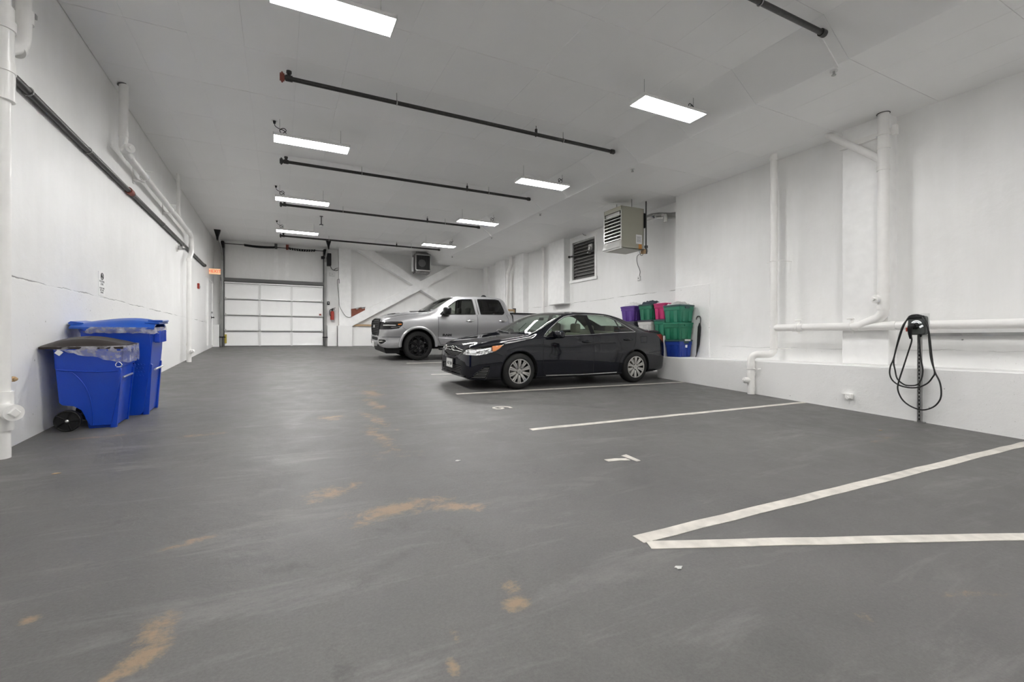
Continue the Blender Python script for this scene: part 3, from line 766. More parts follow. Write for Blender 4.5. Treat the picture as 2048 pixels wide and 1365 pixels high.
def collar(mb, p, d, r, w=.05):
    p = Vector(p); d = Vector(d).normalized(); mb.cyl(p-d*w, p+d*w, r*1.12, n=20)
# near stack at the left edge
o_ = (-2.035, 5.24, fz(5.24))
T = thing('drain_stack', 'thick white drain pipe standing floor to ceiling at the left edge', 'pipe', o_)
mb = MB(o_); mb.cyl((-2.035, 5.24, fz(5.16)), (-2.035, 5.24, 3.75), .060, n=22); mb.build('pipe', 'pvc', T, 50)
mb = MB(o_); mb.cyl((-2.035, 5.24, 2.02), (-2.035, 5.24, 2.30), .085, n=22); mb.cyl((-2.035, 5.24, 2.30), (-2.035, 5.24, 2.82), .080, n=22); mb.cyl((-2.035, 5.24, 2.62), (-2.035, 5.24, 2.70), .092, n=22); mb.cyl((-2.035, 5.24, 2.26), (-2.035, 5.24, 2.34), .092, n=22); mb.build('wye_fitting', 'pvc', T, 50)
mb = MB(o_); pth = [(-2.035, 5.24, 2.45)] + elbow((-2.035, 5.28, 2.46), (-2.035, 5.62, 2.70), (-2.035, 5.65, 3.75), .12) + [(-2.035, 5.65, 3.75)]
mb.tube(pth, .056, 18); collar(mb, (-2.035, 5.65, 2.98), (0, 0, 1), .056, .06); collar(mb, (-2.035, 5.52, 2.60), (0, .6, .45), .056, .03); mb.build('branch_pipe', 'pvc', T, 50)
mb = MB(o_); mb.box((-2.2, 5.70, 3.02), (-1.98, 5.74, 3.06)); mb.build('bracket', 'steel', T)
mb = MB(o_); mb.cyl((-2.035, 5.24, -.78), (-2.035, 5.24, -.45), .078, n=22); mb.cyl((-2.035, 5.24, -.60), (-1.93, 5.13, -.62), .062, n=20); mb.cyl((-1.94, 5.14, -.62), (-1.905, 5.10, -.62), .068, n=20); mb.cyl((-1.905, 5.10, -.62), (-1.89, 5.085, -.62), .045, .035, n=4); mb.build('cleanout', 'pvc', T, 50)
T.location += Vector((-.075, .22, .22*G))
o_ = (-2.2, 5.72, 2.13)
mb = MB(o_); mb.cyl((-2.2, 5.68, 2.12), (-2.12, 5.70, 2.12), .040, .012, n=14)
tag(mb.build('wall_stub', 'pvc', None, 50), 'short white pipe stub on the left wall below the black pipe', 'stub')
o_ = (-2.2, 5.72, -.35)
mb = MB(o_); mb.cyl((-2.2, 5.72, -.35), (-2.12, 5.68, -.35), .014, n=10); mb.cyl((-2.13, 5.685, -.35), (-2.11, 5.675, -.35), .024, n=10); mb.sph((-2.10, 5.67, -.35), .017)
tag(mb.build('brass_fitting', 'wood', None, 50), 'small brass fitting beside the thick pipe, low on the left wall', 'fitting')

# mid run: drop from ceiling, long horizontal, down to the floor
o_ = (-2.05, 14.16, fz(14.16))
T = thing('wall_drain_pipe', 'white drain pipe dropping from the ceiling, running along the left wall, down to the floor', 'pipe', o_)
X = -2.05
mb = MB(o_); mb.tube([(X, 8.66, 3.75), (X, 8.66, 2.95), (X, 8.65, 2.88), (X, 8.66, 2.83), (X, 8.71, 2.80), (X, 8.80, 2.79), (X, 14.38, 2.71), (X, 14.48, 2.68), (X, 14.52, 2.60), (X, 14.52, 2.34), (X, 14.50, 2.25), (X, 14.22, 2.06), (X, 14.17, 1.98), (X, 14.16, 1.85), (X, 14.16, fz(14.16))], 0.056, 18)
mb.build('pipe', 'pvc', T, 60)
mb = MB(o_)
for p, d in (((X, 8.66, 3.02), (0, 0, 1)), ((X, 8.95, 2.788), (0, 1, -.014)), ((X, 14.52, 2.45), (0, 0, 1)), ((X, 14.16, 2.02), (0, 0, 1)), ((X, 14.16, -.30), (0, 0, 1)), ((X, 14.1, 2.714), (0, 1, 0)), ((X, 14.16, -.12), (0, 0, 1))): collar(mb, p, d, 0.056, .04)
mb.build_split('coupling', 'pvc', T, 50)
mb = MB(o_); mb.cyl((X+.02, 8.66, 2.80), (X+.10, 8.56, 2.80), .066, n=18); mb.cyl((X+.10, 8.56, 2.80), (X+.12, 8.535, 2.80), .04, .035, n=4); mb.build('cleanout', 'pvc', T, 50)
mb = MB(o_); mb.cyl((X, 14.16, -.33), (X+.10, 14.06, -.28), .045, n=16); mb.cyl((X+.10, 14.06, -.28), (X+.12, 14.04, -.27), .03, n=8); mb.build('cleanout', 'pvc', T, 50)
for y in (9.8, 12.0):
    mb = MB(o_); mb.box((-2.2, y-.03, 2.62), (-2.185, y+.03, 2.98)); mb.box((-2.2, y-.03, 2.66), (-2.035, y+.03, 2.68)); mb.tube([(X+.066*math.cos(a*PI/8), y+.05, 2.765+.066*math.sin(a*PI/8)) for a in range(16)], .008, 5, closed=True); mb.cyl((X-.1, y+.05, 2.87), (X+.12, y+.05, 2.87), .006, n=6); mb.cyl((X, y+.05, 2.66), (X, y+.05, 2.74), .006, n=6); mb.build('pipe_bracket', 'pvc', T)
mb = MB(o_); mb.tube([(-2.05, 12.78, 3.75), (-2.05, 12.78, 2.93), (X, 12.90, 2.76)], .038, 14); mb.build('vent_branch', 'pvc', T, 50)
mb = MB(o_); mb.tube([(X, 8.66, 3.748), (X+.001, 8.66, 3.742)], .078, 18); mb.build_split('ceiling_ring', 'dsteel', T)
# wall lamp / camera stub
o_ = (-2.2, 13.5, 2.2)
T = thing('wall_lamp', 'small round white lamp on the left wall beside the drain pipe bend', 'lamp', o_)
mb = MB(o_); mb.cyl((-2.2, 13.5, 2.2), (-2.17, 13.5, 2.2), .09, n=18); mb.build('base', 'pvc', T, 50)
mb = MB(o_); mb.cyl((-2.17, 13.5, 2.2), (-2.08, 13.46, 2.2), .055, n=16); mb.sph((-2.08, 13.46, 2.2), .055); mb.build('shade', 'steel', T, 50)

# signs on the left wall
def face_left(x, y, z):   # text readable from the room on the left wall (wall normal +x)
    return Matrix(((0, 0, 1, x), (1, 0, 0, y), (0, 1, 0, z), (0, 0, 0, 1)))
o_ = (-2.2, 8.28, .77)
T = thing('notice_sign', 'white no idling zone notice on the left wall', 'sign', o_)
mb = MB(o_); mb.box((-2.2, 8.14, .605), (-2.196, 8.42, .935)); mb.build('sign_plate', 'plain', T)
fl = lambda dy, dz: Matrix(((0, 0, 1, .0045), (1, 0, 0, dy), (0, 1, 0, dz), (0, 0, 0, 1)))
text('sign_text', 'NO IDLING\nZONE', .040, 'ink', T, fl(0, .015), .0004)
text('sign_text', 'PLEASE TURN\nOFF YOUR\nENGINE', .031, 'ink', T, fl(0, -.088), .0004)
mb = MB((0, 0, 0)); mb.tube([(.0065, .045*math.cos(a*PI/12), .105+.045*math.sin(a*PI/12)) for a in range(24)], .0045, 6, closed=True)
mb.cyl((.0065, -.032, .137), (.0065, .032, .073), .004, n=6); mb.box((.004, -.022, .09), (.007, .022, .108), .003); mb.box((.004, -.012, .10), (.007, .012, .119), .003)
mb.build('no_car_symbol', 'ink', T)
o_ = (-2.03, 19.2, 2.39)
T = thing('exit_sign', 'orange lit exit sign with an arrow on the left wall before the garage door', 'sign', o_)
mb = MB(o_); mb.box((-2.2, 19.18, 2.29), (-1.86, 19.22, 2.49), .006); mb.build('sign_box', 'exit_face', T)
text('sign_text', '<EXIT', .145, 'exit_text', T, Matrix(((1, 0, 0, 0), (0, 0, -1, -.022), (0, 1, 0, 0), (0, 0, 0, 1))), .001)
o_ = (-2.2, 16.66, 1.6)
T = thing('fire_alarm', 'small red fire alarm horn on the left wall', 'alarm', o_)
mb = MB(o_); mb.box((-2.2, 16.60, 1.53), (-2.15, 16.74, 1.69), .008); mb.build('alarm_box', 'red', T)
mb = MB(o_); mb.box((-2.15, 16.63, 1.56), (-2.12, 16.71, 1.62), .008); mb.build('strobe', 'housing', T)
o_ = (-2.2, 18.4, 1.0)
mb = MB(o_); mb.box((-2.2, 18.42, .62), (-2.188, 18.45, 2.12)); mb.box((-2.2, 17.7, .61), (-2.19, 18.45, .63)); mb.build('trim_1', 'plain')
bpy.data.objects['trim_1']['kind'] = 'structure'

# ------------------------------------------------------------------ pipes on the right wall
X = 8.06
o_ = (X, 5.45, .3)
T = thing('floor_drain_pipe', 'slimmer white drain pipe from the ceiling, bending over the curb down to the floor', 'pipe', o_)
mb = MB(o_)
mb.tube([(X, 5.45, 3.38), (X, 5.45, .1)] + elbow((X, 5.45, .1), (X, 5.45, -.27), (7.72, 5.65, -.27), .12) + elbow((X, 5.45, -.27), (7.72, 5.66, -.27), (7.72, 5.66, -1.0), .12) + [(7.72, 5.66, fz(5.66))], .062, 18)
mb.build('pipe', 'pvc', T, 60)
mb = MB(o_)
for p, d in (((X, 5.45, 3.30), (0, 0, 1)), ((X, 5.45, .21), (0, 0, 1)), ((X, 5.45, -.06), (0, 0, 1)), ((7.72, 5.66, -.62), (0, 0, 1)), ((7.72, 5.66, -.45), (0, 0, 1)), ((7.72, 5.66, -.90), (0, 0, 1))): collar(mb, p, d, .062, .035)
mb.build_split('coupling', 'pvc', T, 50)
for x, y, z in ((X, 5.45, 1.43), (X, 5.45, -.16), (7.72, 5.66, -.53)):
    mb = MB(o_); mb.box((x-.012, y-.14, z-.012), (x+.012, y+.14, z+.002)); mb.tube([(x+.066*math.cos(a*PI/8), y+.066*math.sin(a*PI/8), z) for a in range(16)], .007, 5, closed=True); mb.cyl((x, y-.13, z), (8.37 if x > 8 else 7.8, y-.13, z), .008, n=6); mb.build('pipe_clamp', 'pvc', T)
mb = MB(o_); mb.cyl((7.72, 5.66, -.74), (7.61, 5.72, -.74), .055, n=18); mb.cyl((7.61, 5.72, -.74), (7.595, 5.73, -.74), .042, n=18); mb.cyl((7.595, 5.73, -.74), (7.58, 5.735, -.74), .022, n=4); mb.build('cleanout', 'pvc', T, 50)
o_ = (X, 3.73, .3)
T = thing('main_drain_pipe', 'thick white drain pipe on the pilaster with a slanting branch and a long level run', 'pipe', o_)
mb = MB(o_); mb.tube([(X, 3.73, 3.38), (X, 3.73, .5)] + elbow((X, 3.73, .6), (X, 3.73, .36), (X, 4.0, .215), .10) + [(X, 4.05, .21)], .073, 20); mb.build('riser', 'pvc', T, 60)
mb = MB(o_); mb.cyl((X, 5.50, .215), (X, YN, .165), .062, n=18); mb.sph((X, 5.46, .215), .068); mb.build('level_pipe', 'pvc', T, 60)
mb = MB(o_); mb.cyl((X, 4.53, 3.38), (X, 3.76, 2.70), .052, n=18); mb.build('slanting_branch', 'pvc', T, 60)
mb = MB(o_)
for p, d, r in (((X, 3.73, 2.56), (0, 0, 1), .073), ((X, 3.73, 2.88), (0, 0, 1), .073), ((X, 3.73, .48), (0, 0, 1), .073), ((X, 3.73, .74), (0, 0, 1), .073), ((X, 4.95, .21), (0, 1, 0), .062), ((X, 5.06, .21), (0, 1, 0), .062), ((X, 3.60, .205), (0, 1, 0), .062), ((X, 4.08, .21), (0, 1, 0), .062)): collar(mb, p, d, r, .035)
mb.build_split('coupling', 'pvc', T, 50)
mb = MB(o_); mb.cyl((X, 3.76, .61), (X-.10, 3.80, .61), .062, n=20); mb.cyl((X-.10, 3.80, .61), (X-.13, 3.812, .61), .03, n=4); mb.build('cleanout', 'pvc', T, 50)
mb = MB(o_); mb.box((8.10, 3.62, 3.06), (8.15, 4.36, 3.14)); mb.box((8.09, 3.58, 3.03), (8.15, 3.64, 3.17)); mb.tube([(X+.08*math.cos(a*PI/8), 3.73+.08*math.sin(a*PI/8), 3.05) for a in range(16)], .008, 5, closed=True); mb.build('strut_bracket', 'pvc', T)
for y in (4.17, 5.0, 1.9):
    mb = MB(o_); mb.box((X+.01, y-.02, .10), (X+.03, y+.02, .33)); mb.tube([(X+.068*math.cos(a*PI/8), y, .21+.068*math.sin(a*PI/8)) for a in range(16)], .008, 5, closed=True); mb.cyl((X, y-.05, .335), (X, y+.06, .335), .01, n=6); mb.build('pipe_clamp', 'pvc', T)
for c in ((X, 3.73), ):
    mb = MB(o_); mb.cyl((c[0], c[1], 3.372), (c[0], c[1], 3.379), .085, n=20); mb.build_split('ceiling_ring', 'dsteel', T)
o_ = (8.34, 0, .075)
mb = MB(o_); mb.box((8.315, YN, .055), (8.37, 3.40, .095)); mb.cyl((8.30, 2.94, .075), (8.32, 2.94, .075), .008, n=8); mb.cyl((8.36, 2.94, .0), (8.372, 2.94, .0), .01, n=8)
tag(mb.build('wall_channel', 'steel'), 'thin steel channel along the right wall below the level white pipe', 'rail')
o_ = (7.80, 4.06, -.86)
T = thing('outlet_block', 'small white painted bracket low on the right curb', 'bracket', o_)
mb = MB(o_); mb.box((7.74, 4.0, -.90), (7.80, 4.10, -.82), .008); mb.build('bracket_body', 'pvc', T)
mb = MB(o_); mb.cyl((7.72, 4.05, -.885), (7.80, 4.05, -.885), .02, n=10); mb.box((7.74, 4.09, -.84), (7.79, 4.14, -.825)); mb.build('spigot', 'pvc', T)

# recess: pipes beyond the cars
for (y, r, lab) in ((14.6, .05, 'slim white pipe in the recess beyond the sedan, floor to ceiling'),):
    o_ = (8.56, y, 0); T = thing('recess_pipe', lab, 'pipe', (8.56, y, fz(y)))
    o_ = (8.56, y, fz(y))
    mb = MB(o_); mb.cyl((8.56, y, fz(y)), (8.56, y, 3.38), r, n=16); mb.build('pipe', 'pvc', T, 50)
    mb = MB(o_); mb.cyl((8.56, y, 3.25), (8.56, y, 3.38), .065, n=16); mb.build_split('coupling', 'pvc', T, 50)
y = 17.25; o_ = (8.45, y, fz(y))
T = thing('recess_pipe', 'thicker white pipe with an offset at its top, behind the pickup cab', 'pipe', o_)
mb = MB(o_); mb.tube([(8.42, 16.95, 3.38), (8.42, 16.95, 3.05), (8.42, 17.25, 2.70), (8.42, 17.25, fz(y))], .075, 18); mb.build('pipe', 'pvc', T, 50)
mb = MB(o_); collar(mb, (8.42, 17.25, 2.62), (0, 0, 1), .075, .04); collar(mb, (8.42, 16.95, 3.08), (0, 0, 1), .075, .04); mb.build_split('coupling', 'pvc', T, 50)

# ================================================================== THINGS
TILT = Matrix.Rotation(math.atan(G), 3, 'X')          # what stands on the floor leans with its slope
# ------------------------------------------------------------------ unit heater
o_ = (7.52, 8.95, 2.66)
T = thing('unit_heater', 'beige louvred unit heater hung from the low ceiling above the storage totes', 'heater', o_)
x0, x1, y0, y1, z0, z1 = 7.18, 7.86, 8.62, 9.27, 2.17, 3.16
mb = MB(o_)
t = .012
mb.box((x0, y0, z0), (x1, y0+t, z1)); mb.box((x0, y1-t, z0), (x1, y1, z1)); mb.box((x0, y0, z1-t), (x1, y1, z1), .004); mb.box((x0+.04, y0, z0), (x1, y1, z0+t)); mb.box((x1-t, y0, z0), (x1, y1, z1))
mb.box((x0, y0, z1-.10), (x0+t, y1, z1)); mb.box((x0+.35, y0+t, z0+t), (x0+.36, y1-t, z1-t))
mb.build('cabinet', 'heater', T)
mb = MB(o_); mb.box((x0+.17, y0+.03, z0+.15), (x0+.18, y1-.03, z1-.12)); mb.build('back_plate', 'black', T)
mb = MB(o_)
mb.prism([(x0-.005, z0+.19), (x0-.055, z0+.02), (x0-.045, z0), (x0+.04, z0), (x0+.04, z0+.02), (x0+.01, z0+.19)], 'y', y0, y1); mb.build('lower_hood', 'alu', T)
mb = MB(o_)
mb.box((x0-.006, y0, z0+.17), (x0+.008, y0+.018, z1-.09)); mb.box((x0-.006, y1-.018, z0+.17), (x0+.008, y1, z1-.09)); mb.box((x0+.03, y0+.10, z1-.22), (x0+.04, y1-.02, z1-.10)); mb.build('front_frame', 'alu', T)
for k in range(8):
    z = z0+.215+k*.082
    mb = MB(o_); mb.prism([(x0-.012, z), (x0-.004, z+.004), (x0+.030, z+.022), (x0+.022, z+.026)], 'y', y0+.02, y1-.02); mb.box((x0-.014, y0+.02, z-.010), (x0-.006, y1-.02, z+.006)); mb.build('louver', 'alu', T)
for k in range(9):
    y = y0+.07+k*.064
    mb = MB(o_); mb.box((x0+.06, y-.006, z0+.2), (x0+.12, y+.006, z1-.24)); mb.build('heat_fin', 'steel', T)
mb = MB(o_); mb.box((x0+.08, y0+.02, z0-.004), (x1-.2, y1-.06, z0+.002)); mb.build('access_panel', 'heater', T)
mb = MB(o_); mb.box((7.62, y0-.003, 2.30), (7.80, y0, 2.52)); mb.build('data_label', 'label', T)
text('label_text', 'CAUTION\nSERVICE\nONLY BY\nTRAINED\nPERSONS', .03, 'dsteel', T, Matrix(((1, 0, 0, .19), (0, 0, -1, -.334), (0, 1, 0, -.25), (0, 0, 0, 1))), .0004)
mb = MB(o_); mb.box((7.70, y0-.003, 2.18), (7.80, y0, 2.295)); mb.build('warning_label', 'orange', T)
mb = MB(o_); mb.tube(smooth_path([(7.75, 8.66, 2.17), (7.8, 8.66, 2.05), (7.9, 8.7, 2.06), (7.9, 8.7, 2.15)], 4), .006, 5); mb.build('wire', 'dsteel', T)
for x, y in ((7.56, 8.70), (7.52, 9.21)):
    mb = MB(o_); mb.cyl((x, y, 3.15), (x, y, ZL), .006, n=6); mb.build('hanger_rod', 'dsteel', T)
mb = MB(o_); mb.box((7.86, 8.66, 2.72), (7.98, 9.2, 3.08), .02); mb.build('fan_housing', 'black', T)
mb = MB(o_); mb.tube([(7.9, 8.9, 2.95), (8.05, 8.85, 2.98), (8.25, 8.75, 3.06), (8.35, 8.6, 3.06), (8.45, 8.35, 3.0), (8.46, 8.10, 2.96)], .075, 18); mb.build('flue_pipe', 'steel', T, 50)
mb = MB(o_); mb.tube([(8.2, 8.66, 3.03), (8.25, 8.5, 3.0), (8.24, 8.30, 2.96), (8.2, 8.26, 2.92), (8.2, 8.26, 2.80)], .05, 14); collar(mb, (8.24, 8.4, 2.98), (0, 1, 0), .05, .03); collar(mb, (8.22, 8.60, 3.01), (0, 1, 0), .052, .03); mb.build('intake_elbow', 'alu', T, 50)
o_ = (8.0, 8.69, 2.86)
T = thing('gas_pipe', 'thin dark gas pipe dropping beside the beige heater', 'pipe', o_)
mb = MB(o_); mb.cyl((8.0, 8.69, 2.12), (8.0, 8.69, ZL), .017, n=10); mb.build('pipe', 'dsteel', T, 50)
mb = MB(o_); mb.cyl((8.0, 8.69, 2.10), (8.0, 8.69, 2.22), .03, n=10); mb.box((7.97, 8.66, 2.24), (8.03, 8.72, 2.30)); mb.cyl((8.0, 8.69, 2.14), (7.87, 8.69, 2.14), .018, n=8); mb.build('valve', 'dsteel', T, 50)
mb = MB(o_); mb.box((7.87, 8.63, 2.09), (7.95, 8.75, 2.2), .01); mb.build('regulator', 'wood', T)
o_ = (8.66, 9.69, 1.66)
T = thing('thermostat', 'small white thermostat box with a wire running up to the beige heater', 'thermostat', o_)
mb = MB(o_); mb.box((8.65, 9.64, 1.60), (8.69, 9.74, 1.72), .006); mb.build('box', 'housing', T)
mb = MB(o_); mb.cyl((8.64, 9.69, 1.66), (8.65, 9.69, 1.66), .012, n=8); mb.build('dial', 'black', T)
mb = MB(o_); mb.tube(smooth_path([(8.68, 9.69, 1.72), (8.68, 9.66, 1.85), (8.68, 9.76, 2.05), (8.68, 9.79, 2.2), (8.68, 9.72, 2.30), (8.68, 9.35, 2.34)], 4), .006, 5); mb.build('wire', 'dsteel', T)
# fan heater hung by the back wall
o_ = (5.440, 19.6, 3.25)
T = thing('fan_heater', 'dark square grilled fan heater hung by the back wall above the crossed braces', 'heater', o_)
mb = MB(o_); mb.box((5.100, 19.35, 2.90), (5.780, 19.38, 3.64)); mb.box((5.110, 19.37, 2.90), (5.780, 19.9, 3.64), .01); mb.build('cabinet', 'gal_louver', T)
mb = MB(o_); mb.box((5.150, 19.335, 2.96), (5.750, 19.36, 3.60)); mb.build('fan_recess', 'black', T)
mb = MB(o_)
for a, b in (((5.110, 19.32, 2.92), (5.780, 19.35, 2.965)), ((5.110, 19.32, 3.58), (5.780, 19.35, 3.62)), ((5.110, 19.32, 2.92), (5.150, 19.35, 3.62)), ((5.740, 19.32, 2.92), (5.780, 19.35, 3.62))): mb.box(a, b)
mb.build('grille_frame', 'steel', T)
for k in range(14):
    mb = MB(o_); x = 5.175+k*.043; mb.cyl((x, 19.335, 2.96), (x, 19.335, 3.60), .005, n=5, cap=False); mb.build('grille_bar', 'dsteel', T)
mb = MB(o_); mb.cyl((5.400, 19.33, 3.25), (5.400, 19.34, 3.25), .16, n=20); mb.box((5.280, 19.325, 3.36), (5.440, 19.332, 3.385)); mb.build('fan_hub', 'dsteel', T)
mb = MB(o_); mb.box((5.130, 19.4, 2.82), (5.760, 19.85, 2.90), .01); mb.build('lower_tray', 'gal_louver', T)
mb = MB(o_); mb.tube([(5.040, 19.6, ZC), (5.040, 19.6, 3.5), (5.060, 19.6, 2.95)], .018, 8); mb.box((5.010, 19.5, 2.9), (5.080, 19.6, 3.5)); mb.build('conduit', 'housing', T)
for x, y in ((5.180, 19.45), (5.680, 19.45)):
    mb = MB(o_); mb.cyl((x, y, 3.62), (x, y, ZC), .008, n=6); mb.build('hanger_rod', 'dsteel', T)

# ------------------------------------------------------------------ by the garage door
o_ = (1.93, 20.2, 1.05)
T = thing('fire_extinguisher', 'red fire extinguisher hanging right of the garage door', 'extinguisher', o_)
mb = MB(o_); mb.cyl((1.93, 20.38, .82), (1.93, 20.38, 1.14), .075, n=20); mb.sph((1.93, 20.38, 1.14), .075, (1, 1, .55), 20); mb.build('cylinder', 'red', T, 40)
mb = MB(o_); mb.cyl((1.93, 20.38, 1.17), (1.93, 20.38, 1.24), .022, n=10); mb.box((1.91, 20.30, 1.24), (2.02, 20.40, 1.265)); mb.box((1.92, 20.30, 1.28), (2.05, 20.36, 1.30), rot=Matrix.Rotation(-.3, 3, 'Y')); mb.build('valve_handle', 'black', T)
mb = MB(o_); mb.tube(smooth_path([(1.93, 20.33, 1.23), (1.86, 20.3, 1.24), (1.82, 20.28, 1.15), (1.83, 20.28, 1.02), (1.86, 20.28, .97)], 4), .014, 6); mb.build('hose', 'black', T)
mb = MB(o_); mb.box((1.89, 20.44, .95), (1.97, 20.5, 1.25)); mb.build('wall_bracket', 'steel', T)
o_ = (1.79, 20.47, 1.5)
T = thing('door_switch', 'small black push button switch on the wall above the fire extinguisher', 'switch', o_)
mb = MB(o_); mb.box((1.74, 20.45, 1.44), (1.84, 20.5, 1.57), .006); mb.build('switch_body', 'black', T)
mb = MB(o_); mb.box((1.77, 20.44, 1.49), (1.81, 20.45, 1.53)); mb.build('button', 'housing', T)
o_ = (1.80, 20.2, 3.27)
T = thing('door_opener', 'tall black garage door opener box beside the right track', 'opener', o_)
mb = MB(o_); mb.box((1.72, 20.2, 3.02), (1.88, 20.5, 3.52), .015); mb.build('motor_box', 'black', T)
mb = MB(o_); mb.cyl((1.60, 20.3, 3.33), (1.72, 20.3, 3.33), .04, n=12); mb.cyl((1.5, 20.3, 3.33), (1.6, 20.3, 3.33), .06, n=14); mb.build('gear_head', 'black', T, 50)
mb = MB(o_); mb.tube(smooth_path([(1.86, 20.35, 3.02), (1.9, 20.35, 2.92), (1.98, 20.35, 2.86), (2.06, 20.35, 2.93), (2.16, 20.35, 2.95)], 4), .012, 5); mb.tube(smooth_path([(1.98, 20.35, 2.86), (2.08, 20.35, 2.84), (2.16, 20.3, 2.88)], 4), .012, 5); mb.build('power_cord', 'black', T)
o_ = (1.93, 20.47, 2.70)
T = thing('junction_box', 'white junction box on the wall under the opener cord', 'box', o_)
mb = MB(o_); mb.box((1.84, 20.44, 2.62), (2.04, 20.5, 2.78), .008); mb.build('box_body', 'housing', T)
mb = MB(o_); mb.cyl((1.94, 20.43, 2.70), (1.94, 20.44, 2.70), .012, n=8); mb.build('knockout', 'dsteel', T)
o_ = (2.3, 20.1, 1.8)
mb = MB(o_); mb.tube(smooth_path([(2.14, 20.12, 2.47), (2.10, 20.12, 2.42), (2.11, 20.12, 2.15), (2.16, 20.12, 1.75), (2.18, 20.12, 1.40), (2.28, 20.12, 1.18), (2.42, 20.12, .98), (2.55, 20.12, .92), (2.66, 20.12, .96)], 5), .010, 6); mb.tube([(2.14, 20.12, 2.47), (2.17, 20.12, 2.49), (2.18, 20.12, 2.3)], .010, 6)
tag(mb.build('extension_cord', 'dsteel'), 'thin dark cord looping down the white column right of the garage door', 'cord')
o_ = (2.9, 20.3, 1.1)
mb = MB(o_)
pts = [(2.65, 1.27), (2.80, 1.30), (2.88, 1.25), (3.0, 1.33), (3.12, 1.29), (3.20, 1.33), (3.20, 1.245), (2.9, 1.075), (2.65, .935)]
mb.prism(pts, 'y', 20.18, 20.46)
tag(mb.build('folded_blanket', 'brownstuff'), 'reddish brown folded blanket stuffed between the column and the lower brace', 'blanket')
for i, (cx, cz) in enumerate(((2.95, 1.34), (3.1, 1.345))):
    mb = MB((cx, 20.3, cz)); mb.box((cx-.12, 20.2, cz-.012), (cx+.12, 20.42, cz+.012), .005, rot=Matrix.Rotation(-.25+.1*i, 3, 'Y'))
    tag(mb.build('loose_board', 'dsteel' if i else 'cloth'), ('grey' if not i else 'dark grey')+' thin scrap board lying on the brown blanket', 'board')
o_ = (-2.1, 20.49, .8)
for z, r in ((.80, .07), (1.42, .05)):
    mb = MB((-2.06, 20.48, z)); mb.tube([(-2.06+r*math.cos(a*PI/10), 20.49, z+r*math.sin(a*PI/10)) for a in range(20)], .008, 5, closed=True); mb.cyl((-2.06, 20.48, z), (-2.06, 20.50, z), r-.004, n=20)
    tag(mb.build('wall_plug', 'plain'), ('larger lower' if z < 1 else 'smaller upper')+' painted round cover left of the garage door', 'cover')

# ------------------------------------------------------------------ EV charger
o_ = (7.75, 3.165, fz(3.165))
T = thing('strut_post', 'perforated steel strut post standing against the right curb', 'post', o_)
mb = MB(o_)
w = .021; yc = 3.165
for k in range(27):                                   # slotted web: rungs between the slots
    z = fz(yc)+.02+k*.0508
    mb.box((7.735, yc-w, z-.010), (7.739, yc+w, z+.010))
mb.box((7.735, yc-w, fz(yc)), (7.739, yc-.008, .25)); mb.box((7.735, yc+.008, fz(yc)), (7.739, yc+w, .25))
mb.box((7.735, yc-w, fz(yc)), (7.776, yc-w+.003, .25)); mb.box((7.735, yc+w-.003, fz(yc)), (7.776, yc+w, .25))
mb.build('slotted_channel', 'steel', T)
mb = MB(o_); mb.box((7.768, yc-w, fz(yc)), (7.772, yc+w, .25)); mb.build('channel_back', 'black', T)
mb = MB(o_); mb.box((7.72, yc-.05, fz(yc)), (7.80, yc+.05, fz(yc)+.008)); mb.build('base_plate', 'steel', T)
o_ = (7.69, 3.165, .19)
T = thing('car_charger', 'black wall charger with a silver arc on the steel post', 'charger', o_)
mb = MB(o_)
def sl(y0, y1, z0, z1, r, x0, x1, mbb, e=0.0):
    P = rounded(y1-y0, z1-z0, r, 4, (y0+y1)/2, (z0+z1)/2); Q = rounded(y1-y0-.03, z1-z0-.03, r*.8, 4, (y0+y1)/2, (z0+z1)/2)
    mbb.loft([[(x1, p[0], p[1]) for p in P], [(x0+.02, p[0], p[1]) for p in P], [(x0, q[0], q[1]) for q in Q]])
sl(3.065, 3.265, .065, .32, .03, 7.655, 7.735, mb); mb.build('casing', 'ev', T, 35)
mb = MB(o_); mb.box((7.73, 3.05, .06), (7.738, 3.15, .355), .003); mb.build('back_plate', 'housing', T)
mb = MB(o_); mb.box((7.63, 3.08, .285), (7.70, 3.25, .325), .012); mb.build('cable_hook', 'black', T)
for r0, a0, a1 in ((.062, 20, 160), (.044, 30, 150)):
    mb = MB(o_); A = arc(3.16, .20, r0, a0, a1, 14)
    mb.loft([[(7.648, p[0], p[1]), (7.656, p[0], p[1]), (7.656, 3.16+(p[0]-3.16)*(r0-.012)/r0, .20+(p[1]-.20)*(r0-.012)/r0), (7.648, 3.16+(p[0]-3.16)*(r0-.012)/r0, .20+(p[1]-.20)*(r0-.012)/r0)] for p in A]); mb.build('light_arc', 'ev_arc', T)
mb = MB(o_); mb.box((7.648, 3.085, .165), (7.656, 3.13, .19), .002, rot=Matrix.Rotation(-.6, 3, 'X')); mb.build('light_arc', 'ev_arc', T)
mb = MB(o_); mb.cyl((7.656, 3.17, .185), (7.60, 3.18, .18), .042, n=18); mb.tube(smooth_path([(7.60, 3.18, .19), (7.575, 3.195, .17), (7.58, 3.20, .10), (7.60, 3.205, .04), (7.61, 3.205, .015)], 3), [.038, .036, .034, .031, .028, .026, .024, .022, .019, .017, .015, .014, .013], 12); mb.build('connector', 'black', T, 50)
mb = MB(o_); mb.box((7.565, 3.225, .11), (7.60, 3.245, .165), .006); mb.build('release_button', 'red', T)
